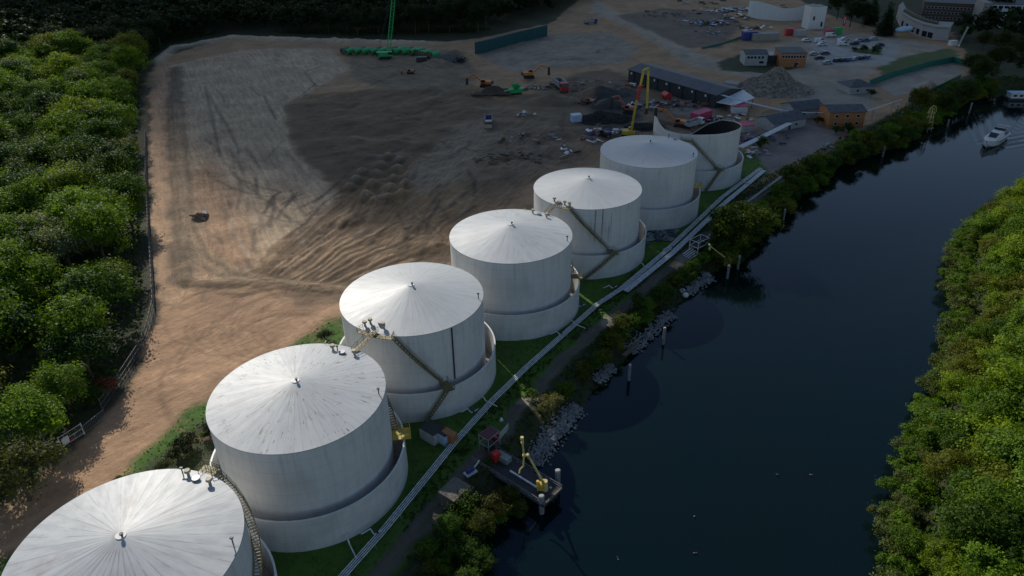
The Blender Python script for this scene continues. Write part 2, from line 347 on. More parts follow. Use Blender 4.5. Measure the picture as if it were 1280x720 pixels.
for k in range(46):
    t_ = (k+rtk.uniform(-.4, .4))/46; s0, e0 = (312+118*t_, 345+18*t_), (424+150*t_, 246+68*t_)
    f0, f1 = rtk.uniform(0, .3), rtk.uniform(.6, 1.); p0_ = (s0[0]+(e0[0]-s0[0])*f0, s0[1]+(e0[1]-s0[1])*f0); p1_ = (s0[0]+(e0[0]-s0[0])*f1, s0[1]+(e0[1]-s0[1])*f1)
    lay([p0_, ((p0_[0]+p1_[0])/2+rtk.gauss(0, 2), (p0_[1]+p1_[1])/2), p1_], (.075, .045, .022) if k % 3 else (.42, .29, .18), .7, line=rtk.uniform(.3, .75), j=False, amt=rtk.uniform(.5, .9))
for k in range(9):
    o_ = k*2.2+rtk.uniform(-.5, .5)
    lay([(214+o_, 130), (219+o_*1.1, 210), (226+o_*1.2, 285), (240+o_*1.3, 328-o_*.5), (280+o_, 350-o_*.6), (350, 358-o_*.4), (430, 364-o_*.2)], (.12, .08, .045) if k % 2 else (.46, .33, .21), 1.2, line=rtk.uniform(.5, .8), j=False, amt=rtk.uniform(.35, .7))
for k in range(26):
    px, py = rtk.uniform(230, 640), rtk.uniform(352, 372); lay([(px, py), (px+rtk.uniform(20, 60), py+rtk.uniform(-9, 3))], (.12, .075, .04), .8, line=rtk.uniform(.3, .8), j=False, amt=.6)
# bank and far bank soil
dr = sd(jit, river)
a = sstep(dr, -16, -11); 
onleft = (Q[:, 0]*0+1)
path = [(455, 760), (487, 705), (560, 618), (640, 522), (672, 488), (702, 452), (770, 392), (850, 325), (925, 262), (975, 226), (1050, 183)]
lay(path, (.11, .10, .085), 1.2, line=1.6, trk=.4, ang=hd((560, 618), (702, 452)))
lay(path, (.09, .1, .04), .5, line=.28, amt=.6)
lay([(652, 492), (672, 500), (664, 506), (648, 502)], (.3, .26, .2), 1)  # pool of sunlight on the track, painted into the ground colour
lay([(752, 392), (768, 402), (762, 408), (748, 400)], (.3, .26, .2), 1)  # next sunlit gap between tank shadows, its light put into the ground colour
lay([(845, 322), (870, 312), (880, 322), (850, 335)], (.2, .18, .15), 1.5)
dr = sd(Q, river)
bank = sstep(dr, -2.2, -.8)[:, None]; col = col*(1-bank)+np.array([.06, .055, .045])*bank
col *= (.82+.36*vnoise(Q, 5, 9, 5))[:, None]
# heights
h = np.zeros(len(Q))
wob = dr+(vnoise(Q, 7, 3)-.5)*2
h = -3.4*sstep(wob, -9, 0)-4*sstep(wob, 0, 8)
land = sstep(-dr, 8, 16)
insite = sstep(sd(Q, W(pit+[])), 0, 6)
sitep = W([(182, 100), (290, 46), (600, 48), (760, 0), (940, 10), (930, 180), (700, 260), (560, 340), (420, 400), (255, 505), (100, 640), (150, 500), (192, 380)])
ins = sstep(sd(Q, sitep), 0, 8)
tkd = np.min([np.hypot(Q[:, 0]-x, Q[:, 1]-y) for x, y in TANKS], axis=0); offt = sstep(tkd, 19, 26)
h += ins*land*offt*((vnoise(Q, 9, 4)-.5)*1.0+(vnoise(Q, 2.5, 6)-.5)*.35)
soild = sstep(sd(Q, W(soil)), 0, 10); h += soild*((vnoise(Q, 14, 8)-.45)*3.2+(vnoise(Q, 4, 18)-.5)*.9)*offt
def mound(px, py, rx, ry, ht, ang=0.):
    global h
    c = G(px, py); dx, dy = Q[:, 0]-c.x, Q[:, 1]-c.y; u = dx*math.cos(ang)+dy*math.sin(ang); v = -dx*math.sin(ang)+dy*math.cos(ang)
    r_ = np.sqrt((u/rx)**2+(v/ry)**2)+(vnoise(Q, 3, 12)-.5)*.25
    h += ht*np.clip(1-r_, 0, 1)**.8
for (px, py) in [(436, 236), (445, 228), (452, 218), (460, 246), (466, 232), (472, 220), (478, 208), (484, 250), (488, 236), (492, 224), (497, 212), (503, 246), (508, 232), (512, 220), (456, 250), (470, 254), (500, 200), (486, 196)]:
    mound(px, py, 3.2, 3.8, 2.6); c_ = G(px, py); a_ = np.clip(1-np.hypot(Q[:, 0]-c_.x, Q[:, 1]-c_.y)/2.4, 0, 1)[:, None]*.8; col = col*(1-a_)+np.array([.4, .31, .22])*a_
mound(520, 205, 5, 10, 2.2, .5); mound(600, 118, 9, 6, 3.2); mound(545, 82, 12, 6, 4); mound(570, 72, 14, 7, 5); mound(690, 128, 14, 8, 4.); mound(752, 118, 14, 9, 4); mound(760, 132, 10, 6, 3.4)
mound(820, 154, 8, 4, 2.5); mound(650, 145, 9, 4, 1.6); mound(1160, 108, 4.5, 4, 3.5); mound(965, 140, 8, 3, 1.5)
d1 = segd(Q, W([(222, 85), (219, 150), (223, 210), (230, 280), (228, 352), (320, 354), (430, 360)]), False); h += .7*np.clip(1-d1/3.2, 0, 1)*(.3+1.4*vnoise(Q, 6, 27))
d1 = segd(Q, W([(195, 78), (215, 62), (290, 48), (430, 52), (540, 55)]), False); h += 2.2*np.clip(1-d1/4.5, 0, 1)*(.6+.8*vnoise(Q, 5, 15)); 
lowc = np.clip(1-d1/6, 0, 1)[:, None]*.9; col = col*(1-lowc)+np.array([.5, .42, .31])*lowc
d1 = segd(Q, W([(750, 18), (800, 42), (850, 70)]), False); h += 2.5*np.clip(1-d1/6, 0, 1)
d1 = segd(Q, W([(320, 345), (430, 250)]), False)
h += .2*(vnoise(np.stack([tv[:, 0]*6, tv[:, 1]*2.2], 1), 1., 44, 3)-.5)*np.where((ta > .95), 1, 0)*soild
grs = sstep(sd(Q, W(gl)), 0, 4); h += grs*land*(vnoise(Q, 3, 21)-.5)*.3
Z = np.full(len(P), -.05); Z[idx] = h
CA = np.tile(np.array([.035, .042, .016]), (len(P), 1)); CA[idx] = col
TV = np.zeros((len(P), 3)); TV[idx] = tv; TA = np.zeros(len(P)); TA[idx] = ta
def grid_obj(name, xs, ys, Z, mat, attrs={}):
    nx, ny = len(xs), len(ys); X, Y = np.meshgrid(xs, ys)
    me = bpy.data.meshes.new(name); n = nx*ny; me.vertices.add(n)
    co = np.stack([X.ravel(), Y.ravel(), Z], 1).astype(np.float32); me.vertices.foreach_set('co', co.ravel())
    i = np.arange(nx-1)[None, :]+np.arange(ny-1)[:, None]*nx; q = np.stack([i, i+1, i+1+nx, i+nx], -1).reshape(-1, 4)
    me.loops.add(q.size); me.loops.foreach_set('vertex_index', q.ravel().astype(np.int32)); me.polygons.add(len(q))
    me.polygons.foreach_set('loop_start', np.arange(0, q.size, 4, dtype=np.int32)); me.polygons.foreach_set('use_smooth', np.ones(len(q), bool))
    me.update(calc_edges=True)
    for k, v in attrs.items():
        if v.ndim == 2 and k == 'base':
            a_ = me.attributes.new(k, 'FLOAT_COLOR', 'POINT'); a_.data.foreach_set('color', np.hstack([v, np.ones((n, 1))]).astype(np.float32).ravel())
        elif v.ndim == 2: a_ = me.attributes.new(k, 'FLOAT_VECTOR', 'POINT'); a_.data.foreach_set('vector', v.astype(np.float32).ravel())
        else: a_ = me.attributes.new(k, 'FLOAT', 'POINT'); a_.data.foreach_set('value', v.astype(np.float32))
    me.materials.append(mat); o = bpy.data.objects.new(name, me); COL.objects.link(o); return o
b = NB('ground'); at = b.n('Attribute', attribute_name='base').outputs['Color']; tva = b.n('Attribute', attribute_name='trk').outputs['Vector']; taa = b.n('Attribute', attribute_name='tamt').outputs['Fac']
tc = b.n('TexCoord').outputs['Object']
n1 = b.noise(tc, .7, 6, .7); n2 = b.noise(tva, 1., 6, .75, .4); n3 = b.noise(tc, .06, 5, .65)
c = b.mix(1., at, b.mix(n1, (.62, .62, .62), (1.38, 1.38, 1.38)), 'MULTIPLY')
c = b.mix(1., c, b.mix(b.ss(n3, .3, .7), (.84, .84, .84), (1.14, 1.14, 1.12)), 'MULTIPLY')
tr_ = b.mix(b.ss(n2, .3, .7), (.66, .65, .63), (1.27, 1.26, 1.24)); c = b.mix(taa, c, b.mix(1., c, tr_, 'MULTIPLY'))
sx = b.n('SeparateXYZ', {0: tva}); wig = b.noise(tc, .035, 3, .5)
def ruts(fr, k_, th_, dv_):
    ph = b.math('FRACT', b.math('ADD', b.math('MULTIPLY', sx.outputs[1], fr), b.math('MULTIPLY', wig, k_)))
    tri = b.math('ABSOLUTE', b.math('SUBTRACT', ph, .5)); ln = b.math('SUBTRACT', 1., b.ss(tri, th_*.5, th_))
    return b.math('MULTIPLY', b.math('MULTIPLY', ln, b.ss(b.noise(tc, dv_, 3, .6), .5, .58)), taa)
r1, r2 = ruts(.55, 9., .07, .05), ruts(.37, -14., .045, .07)
c = b.mix(b.math('MULTIPLY', r1, .55), c, b.mix(1., c, (.45, .42, .4), 'MULTIPLY')); c = b.mix(b.math('MULTIPLY', r2, .6), c, b.mix(1., c, (1.6, 1.55, 1.5), 'MULTIPLY'))
sp_ = b.n('TexVoronoi', {'Vector': tc, 'Scale': 1.1, 'Randomness': 1.}).outputs['Distance']
c = b.mix(b.math('MULTIPLY', b.math('SUBTRACT', 1., b.ss(sp_, .1, .2)), b.math('MULTIPLY', b.ss(n3, .5, .6), .5)), c, b.mix(1., c, (.5, .5, .5), 'MULTIPLY'))
hgt = b.math('ADD', n1, b.math('MULTIPLY', n2, b.math('MULTIPLY', taa, 1.3)))
GM = b.out(c, .95, bump=hgt, bs=.8, bd=.35)
g = grid_obj('ground', ax_, ay_, Z, GM, {'base': CA, 'trk': TV, 'tamt': TA}); tag(g, None, None, kind='structure')
def hz(p):   # ground height lookup
    j = min(max(np.searchsorted(ax_, p[0]), 0), len(ax_)-1); i = min(max(np.searchsorted(ay_, p[1]), 0), len(ay_)-1)
    return float(Z[i*len(ax_)+j])
# ------------------------------------------------------------------ water
wx = axis([(-60, 120, 3, 3), (120, 300, .7, .7), (300, 800, 10, 40)]); wy = axis([(-100, 30, 20, 5), (30, 210, 3, 3), (210, 380, .7, .7), (380, 800, 10, 40)])
XX, YY = np.meshgrid(wx, wy); XX = XX.ravel(); YY = YY.ravel()
BO = G(1242, 178, WZ); bdir = hd((1262, 163), (1230, 186), WZ); ux, uy = math.cos(bdir), math.sin(bdir)
al = -((XX-BO.x)*ux+(YY-BO.y)*uy); ac = -(XX-BO.x)*uy+(YY-BO.y)*ux
zw = np.zeros_like(XX)
for s_ in (1, -1):
    d_ = ac*s_-(3+al*.42); e_ = np.exp(-np.clip(al, 0, 999)/45)*np.exp(-(d_/(5+al*.12))**2)*(al > -6)
    zw += .11*np.sin(d_*1.5)*e_
zw += .1*np.exp(-(ac/2.2)**2)*np.exp(-np.clip(al-6, 0, 999)/25)*(al > 4)*np.sin(al*1.3+ac)
b = NB('water'); tc = b.n('TexCoord').outputs['Object']
wn = b.noise(tc, .9, 4, .6); wn2 = b.noise(tc, .09, 3, .5)
hh = b.math('ADD', b.math('MULTIPLY', wn, .35), wn2)
cc = b.mix(b.ss(b.noise(tc, .012, 3), .35, .65), (.0025, .009, .0105), (.0035, .0095, .008))
WM = b.out(cc, .06, bump=hh, bs=.2, bd=.12, IOR=1.33, Specular_Tint=(.32, .6, 1.0, 1))
wo = grid_obj('water', wx, wy, zw+WZ, WM); tag(wo, None, None, kind='structure')
# ------------------------------------------------------------------ cloud
shade = np.array([(-700, 600), (-330, 500), (-225, 400), (-165, 300), (-105, 240), (-50, 212), (0, 190), (37, 172), (80, 182), (130, 212), (190, 240), (270, 285), (480, 330), (700, 900), (-700, 1000)], float)
CH = 900.; off = np.array([S.x, S.y])/S.z*CH
xs = np.arange(-900, 900, 12.); ys = np.arange(60, 1200, 12.)
XX, YY = np.meshgrid(xs, ys); CP = np.stack([XX.ravel(), YY.ravel()], 1)
cd = sd(CP+np.stack([vnoise(CP, 90, 31)-.5, vnoise(CP, 90, 32)-.5], 1)*30, shade)
den = sstep(cd, -26, 34); den = np.clip(den*(.99), 0, 1)
lump = (vnoise(CP, 130, 33, 5)); th = np.clip(cd, 0, 120)**.75
b = NB('cloud'); da = b.n('Attribute', attribute_name='dens').outputs['Fac']
b.out((.85, .85, .86), 1.); tp = b.n('BsdfTransparent')
tl = b.n('BsdfTranslucent', {'Color': (.8, .8, .82, 1)}); m1 = b.n('MixShader', {0: .4, 1: b.b.outputs[0], 2: tl.outputs[0]})
mx = b.n('MixShader', {0: da, 1: tp.outputs[0], 2: m1.outputs[0]}); b.t.links.new(mx.outputs[0], b.t.nodes['Material Output'].inputs[0])
n = len(CP); keep = cd > -30
def cloud_side(zz): return np.stack([CP[:, 0]+off[0], CP[:, 1]+off[1], CH+zz], 1)
top = cloud_side(th*(.8+1.4*lump)+1); bot = cloud_side(-th*.25*(.5+lump)-1)
nx = len(xs); i = np.arange(nx-1)[None, :]+np.arange(len(ys)-1)[:, None]*nx; q = np.stack([i, i+1, i+1+nx, i+nx], -1).reshape(-1, 4); q = q[keep[q].all(1)]
me = bpy.data.meshes.new('cloud'); me.from_pydata(np.vstack([top, bot]).tolist(), [], q.tolist()+(q[:, ::-1]+n).tolist())
a_ = me.attributes.new('dens', 'FLOAT', 'POINT'); a_.data.foreach_set('value', np.tile(1-np.sqrt(1-den*.985), 2).astype(np.float32)); me.materials.append(b.m)
me.polygons.foreach_set('use_smooth', [True]*len(me.polygons))
co = bpy.data.objects.new('cloud', me); COL.objects.link(co); tag(co, None, None, kind='structure')
# ------------------------------------------------------------------ trees
def cards(cent, nrmv, size, rs):
    n = len(cent); nv = nrmv+rs.normal(0, .42, (n, 3)); nv /= np.linalg.norm(nv, axis=1)[:, None]+1e-9
    t = np.cross(nv, rs.normal(0, 1, (n, 3))); t /= np.linalg.norm(t, axis=1)[:, None]+1e-9; bt = np.cross(nv, t)
    s1 = (size*rs.uniform(.6, 1.3, n))[:, None]; s2 = s1*rs.uniform(.5, .9, n)[:, None]
    return np.stack([cent-t*s1, cent-bt*s2, cent+t*s1, cent+bt*s2+nv*s1*.3], 1).reshape(-1, 3)
def mesh_quads(name, V, mat):
    me = bpy.data.meshes.new(name); n = len(V); me.vertices.add(n); me.vertices.foreach_set('co', V.astype(np.float32).ravel())
    me.loops.add(n); me.loops.foreach_set('vertex_index', np.arange(n, dtype=np.int32)); me.polygons.add(n//4); me.polygons.foreach_set('loop_start', np.arange(0, n, 4, dtype=np.int32))
    me.update(calc_edges=True); me.materials.append(mat); return me
def crown_pts(seed, r, h0, h1, lobes, ncard, size, kind='broad'):
    rs = np.random.RandomState(seed); C = []; 
    hc = (h0+h1)/2; hh = (h1-h0)/2
    for k in range(lobes):
        if kind == 'cone':
            t = (k+.5)/lobes; a = rs.uniform(0, 6.28); rr = r*(1-t)*.62; C.append((rr*math.cos(a), rr*math.sin(a), h0+(h1-h0)*t, max(.5, r*(1-t)*.55+.3)))
        else:
            a = rs.uniform(0, 6.28); e = rs.uniform(-.5, 1.)*1.2; q = rs.uniform(.3, .92)
            if k == 0: e, q = 1.5, .45
            lr = r*rs.uniform(.22, .46)
            C.append((r*q*math.cos(a)*math.cos(e*.8), r*q*math.sin(a)*math.cos(e*.8), hc+hh*.62*math.sin(e), lr))
    C = np.array(C); wts = C[:, 3]**2; k = rs.choice(len(C), ncard, p=wts/wts.sum())
    d = rs.normal(0, 1, (ncard, 3)); d[:, 2] = d[:, 2]*.9+.25; d /= np.linalg.norm(d, axis=1)[:, None]
    # leafy sprays: small flattened clusters spread over the lobes, with gaps between
    nc = max(40, ncard//(46 if kind != 'cone' else 14)); kc = rs.choice(len(C), nc, p=wts/wts.sum())
    dc = rs.normal(0, 1, (nc, 3)); dc[:, 2] = dc[:, 2]*.9+.3; dc /= np.linalg.norm(dc, axis=1)[:, None]
    sq = np.array([1, 1, .85 if kind != 'cone' else 1.2])
    cc_ = C[kc, :3]+dc*(C[kc, 3]*rs.uniform(.45, 1.22 if kind != 'cone' else 1.0, nc))[:, None]*sq
    cr_ = r*rs.uniform(.07, .17, nc)*(1.5 if kind == 'cone' else 1)
    g_ = rs.randint(0, nc, ncard); off_ = rs.normal(0, 1, (ncard, 3))*np.array([1, 1, .55]); 
    cen = cc_[g_]+off_*cr_[g_][:, None]; d = dc[g_]*.7+off_*.25+np.array([0, 0, .45]); d /= np.linalg.norm(d, axis=1)[:, None]
    inner = rs.rand(ncard) < .16; cen[inner] = C[k[inner], :3]+rs.normal(0, .38, (inner.sum(), 3))*C[k[inner], 3][:, None]
    if kind == 'weep': cen[:, 2] -= np.abs(rs.normal(0, .12, ncard))*(np.hypot(cen[:, 0], cen[:, 1])/r)**2*(h1-h0)
    return cards(cen, d, size, rs), C
def tree_proto(name, seed, r, h, lobes, ncard, size, kind='broad', low=.22):
    V, C = crown_pts(seed, r, h*low, h, lobes, ncard, size, kind); cm = mesh_quads('crown', V, LEAF)
    mb = MB(); tr = max(.12, r*.055); mb.cyl((0, 0, -.6), (0, 0, h*.45), tr, tr*.6, 8)
    for c in C[:7]: mb.cyl((0, 0, h*.3), (c[0]*.8, c[1]*.8, c[2]), tr*.45, tr*.12, 5)
    if kind == 'cone': mb = MB().cyl((0, 0, -.6), (0, 0, h*.95), tr, tr*.15, 7)
    o = mb.build('trunk', BARK); tm = o.data; bpy.data.objects.remove(o)
    return (name, cm, tm)
PT = {k: [tree_proto(*a) for a in v] for k, v in {
    'broad': [('broadleaf_tree', 10+i, 7, 13.+i, 26+3*i, 8500, .27) for i in range(6)],
    'small': [('broadleaf_tree', 30+i, 4.6, 9+.6*i, 18+2*i, 7000, .19) for i in range(6)],
    'weep': [('willow_tree', 40+i, 7, 13, 20, 6500, .26, 'weep') for i in range(2)],
    'bush': [('shrub', 50+i, 2.4, 3.2, 10, 2200, .14, 'broad', .02) for i in range(5)],
    'cone': [('conifer_tree', 60+i, 4.2, 16, 34, 6500, .34, 'cone', .05) for i in range(2)]}.items()}
NT = [0]
def tree(kind, x, y, s, tint, label, cat='tree', group=None, z=None, sz=None):
    nm, cm, tm = PT[kind][rnd.randrange(len(PT[kind]))]
    z = hz((x, y))-.1 if z is None else z
    t = thing(nm, label, cat, (x, y, z), rnd.uniform(0, 6.28), group); t.scale = (s, s, (sz or s))
    c = bpy.data.objects.new('crown', cm); COL.objects.link(c); c.parent = t; c.color = (*tint, 1)
    k = bpy.data.objects.new('trunk', tm); COL.objects.link(k); k.parent = t; NT[0] += 1; return t
TINT = {'dark green': (.055, .105, .015), 'mid green': (.108, .19, .02), 'yellow green': (.155, .225, .018), 'olive': (.12, .135, .02), 'deep green': (.028, .07, .018)}
def tj(n): c = TINT[n]; f = rnd.uniform(.85, 1.2); return tuple(v*f for v in c)
# --- wood left of the sand road
fenceW = W([(182, 95), (181, 170), (184, 240), (190, 330), (191, 385), (178, 440), (150, 490), (110, 530), (60, 600), (-20, 680), (-80, 740)])
wood = np.vstack([fenceW, [[-120, 30], [-700, 30], [-700, 760], [90, 760]], W([(735, 2), (600, 42), (430, 46), (290, 40), (215, 56), (186, 80)])])
cand = []
yv = 55.
while yv < 760:
    xv = -640.+rnd.uniform(0, 8)
    while xv < 180:
        cand.append((xv+rnd.uniform(-3.2, 3.2), yv+rnd.uniform(-3.2, 3.2))); xv += 11.5
    yv += 10.5
cand = np.array(cand); sdv = sd(cand, wood); u_, v_ = PJ(cand[:, 0], cand[:, 1], np.full(len(cand), 8.))
ok = (sdv > np.where(cand[:, 1] > 430, 2.5, 4.5)) & (u_ > -70) & (u_ < 1350) & (v_ < 790) & (v_ > -60)
cand = cand[ok]; dist = np.hypot(cand[:, 0], cand[:, 1]); o_ = np.argsort(dist); cand = cand[o_]
near_, far_ = cand[:235], cand[235:]
roadgap = W([(-60, 520), (0, 515), (30, 528)])
GW = 'trees of the wood left of the sand road'
for (x, y) in near_:
    if segd(np.array([[x, y]]), roadgap, False)[0] < 6: continue
    p = PJ(np.array([x]), np.array([y]), np.array([8.]))
    if abs(p[0][0]-125) < 34 and abs(p[1][0]-370) < 30 or abs(p[0][0]-35) < 50 and abs(p[1][0]-590) < 42 or abs(p[0][0]-72) < 36 and abs(p[1][0]-305) < 26: continue
    tn = rnd.choices(['dark green', 'mid green', 'yellow green', 'olive', 'deep green'], [4, 5, 2, 2, 3])[0]
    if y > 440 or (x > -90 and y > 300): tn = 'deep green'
    tree('broad', x, y, rnd.uniform(.7, 1.35), tj(tn) if y < 440 else (.018, .036, .016), f'{tn} broadleaf tree packed in the wood left of the sandy track', group=f'{tn} '+GW)  # far trees: conifer tone and deep shade both put into the tint
def T1(kind, px, py, s, tint, label, cat='tree', group=None, z=0, sz=None):
    q = G(px, py, z); return tree(kind, q.x, q.y, s, tint, label, cat, group, sz=sz)
T1('weep', 130, 405, 1.25, (.06, .12, .02), 'feathery light green willow beside the wire fence bend')
T1('weep', 38, 625, 1.0, (.085, .1, .035), 'grey green willow at the left edge nearest the largest foreground tank')
T1('broad', 58, 335, 1.2, (.2, .24, .2), 'silvery grey leaved tree standing amid the green wood', sz=1.15)
T1('broad', 92, 342, 1.1, (.2, .24, .2), 'smaller silvery leaved tree right of the bigger silvery one', sz=1.05)
T1('bush', 118, 505, 1.3, (.05, .1, .02), 'green shrub just behind the leaning wire fence panel', 'shrub')
T1('bush', 130, 490, 1.2, (.16, .05, .04), 'reddish leaved shrub inside the wire fence', 'shrub')
# --- far wood as one mass
rsf = np.random.RandomState(3); Vs = []; base_ = [crown_pts(70+i, 6.5, 2, 15, 14, 520, .95)[0] for i in range(5)]
x2 = []
for (cx_, cy_) in [(1045, -14), (1075, 8), (1062, -20), (1090, -8), (1240, 30), (1262, 45), (1280, 25), (1225, 48), (1290, 60), (1040, -30), (1010, -30), (1110, -30), (1150, -36)]:
    q_ = G(cx_, cy_); x2 += [(q_.x, q_.y), (q_.x+8, q_.y+7), (q_.x-7, q_.y+9)]
allfar = list(map(tuple, far_))+x2
for (x, y) in allfar:
    v = base_[rsf.randint(5)].copy(); a_ = rsf.uniform(0, 6.28); s_ = rsf.uniform(.85, 1.3); c_, n_ = math.cos(a_), math.sin(a_)
    Vs.append(np.stack([(v[:, 0]*c_-v[:, 1]*n_)*s_+x, (v[:, 0]*n_+v[:, 1]*c_)*s_+y, v[:, 2]*s_], 1))
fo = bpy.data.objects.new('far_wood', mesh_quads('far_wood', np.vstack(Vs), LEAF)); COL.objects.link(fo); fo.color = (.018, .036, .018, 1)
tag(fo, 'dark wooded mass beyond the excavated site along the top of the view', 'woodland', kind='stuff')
# --- right bank
rb = W(RB, WZ); rbank = np.vstack([rb[::-1], [[420, 330], [420, 20], [60, 20]]])
cnt = 0; yv = 58.
while yv < 330:
    xv = 50+rnd.uniform(0, 4)
    while xv < 330:
        x, y = xv+rnd.uniform(-2, 2), yv+rnd.uniform(-2, 2); p = np.array([[x, y]]); d = sd(p, rbank)[0]
        u, v = PJ(p[:, 0], p[:, 1], np.array([5.]))
        if d > 4. and -20 < v[0] < 775 and u[0] < 1345:
            tn = rnd.choices(['mid green', 'yellow green', 'olive', 'dark green'], [6, 5, 2, 1])[0]
            tree('small', x, y, rnd.uniform(.85, 1.25)*(1.15 if d > 12 else .8), tj(tn), f'{tn} tree on the wooded right bank of the canal', group=f'{tn} trees on the right bank of the canal'); cnt += 1
        xv += 6.1
    yv += 5.9
PALE = (.12, .15, .06)
def along(pl, step):
    out = []
    for a, b_ in zip(pl[:-1], pl[1:]):
        n = max(1, int(np.hypot(*(b_-a))/step))
        for i in range(n): out.append(a+(b_-a)*i/n)
    return out
for q in along(rb[1:][::-1], 2.6):
    for k in range(2):
        x, y = q[0]+rnd.uniform(-.5, 2.5)+k*2.6, q[1]+rnd.uniform(-1, 1)
        u, v = PJ(np.array([x]), np.array([y]), np.array([-2.])); 
        if v[0] > 760 or v[0] < 200: continue
        pl_ = rnd.random() < .45
        tree('bush', x, y, rnd.uniform(.7, 1.3), PALE if pl_ else tj('mid green'), ('pale grey green' if pl_ else 'fresh green')+' waterside shrub along the foot of the right bank', 'shrub', ('pale' if pl_ else 'fresh green')+' shrubs along the right bank', z=-2.6+.5*k)
T1('bush', 1150, 585, 1.0, (.2, .06, .03), 'rust red shrub on the right bank above the dark water', 'shrub', z=-2)
# --- left bank shrubs between path and water
lb = W(LB, WZ); la = along(lb[1:], 2.7)
pw = W(path); skipz = []
for q in la:
    for off_ in (2.2, 5.2, 8.6):
        x, y = q[0]-off_*.83+rnd.uniform(-1, 1), q[1]+off_*.56+rnd.uniform(-1, 1); pp = np.array([[x, y]])
        u, v = PJ(pp[:, 0], pp[:, 1], np.array([-1.])); u, v = u[0], v[0]
        if segd(pp, pw, False)[0] < 3.6 or sd(pp, river)[0] > -1 or v > 790 or u > 1240: continue
        if 582 < u < 712 and 505 < v < 640: continue        # pier
        rip = (660 < u < 735 and off_ < 4 and 490 < v < 590) or (735 < u < 905 and off_ < 4)
        if rip or rnd.random() < .28: continue
        far = u > 890
        tn = rnd.choice(['dark green', 'mid green', 'olive'])
        s_ = rnd.uniform(.7, 1.25) if not far else rnd.uniform(1.1, 1.9)
        tree('bush', x, y, s_, tj(tn), f'{tn} shrub on the sloping bank between the track and the canal', 'shrub', f'{tn} shrubs on the left bank of the canal')
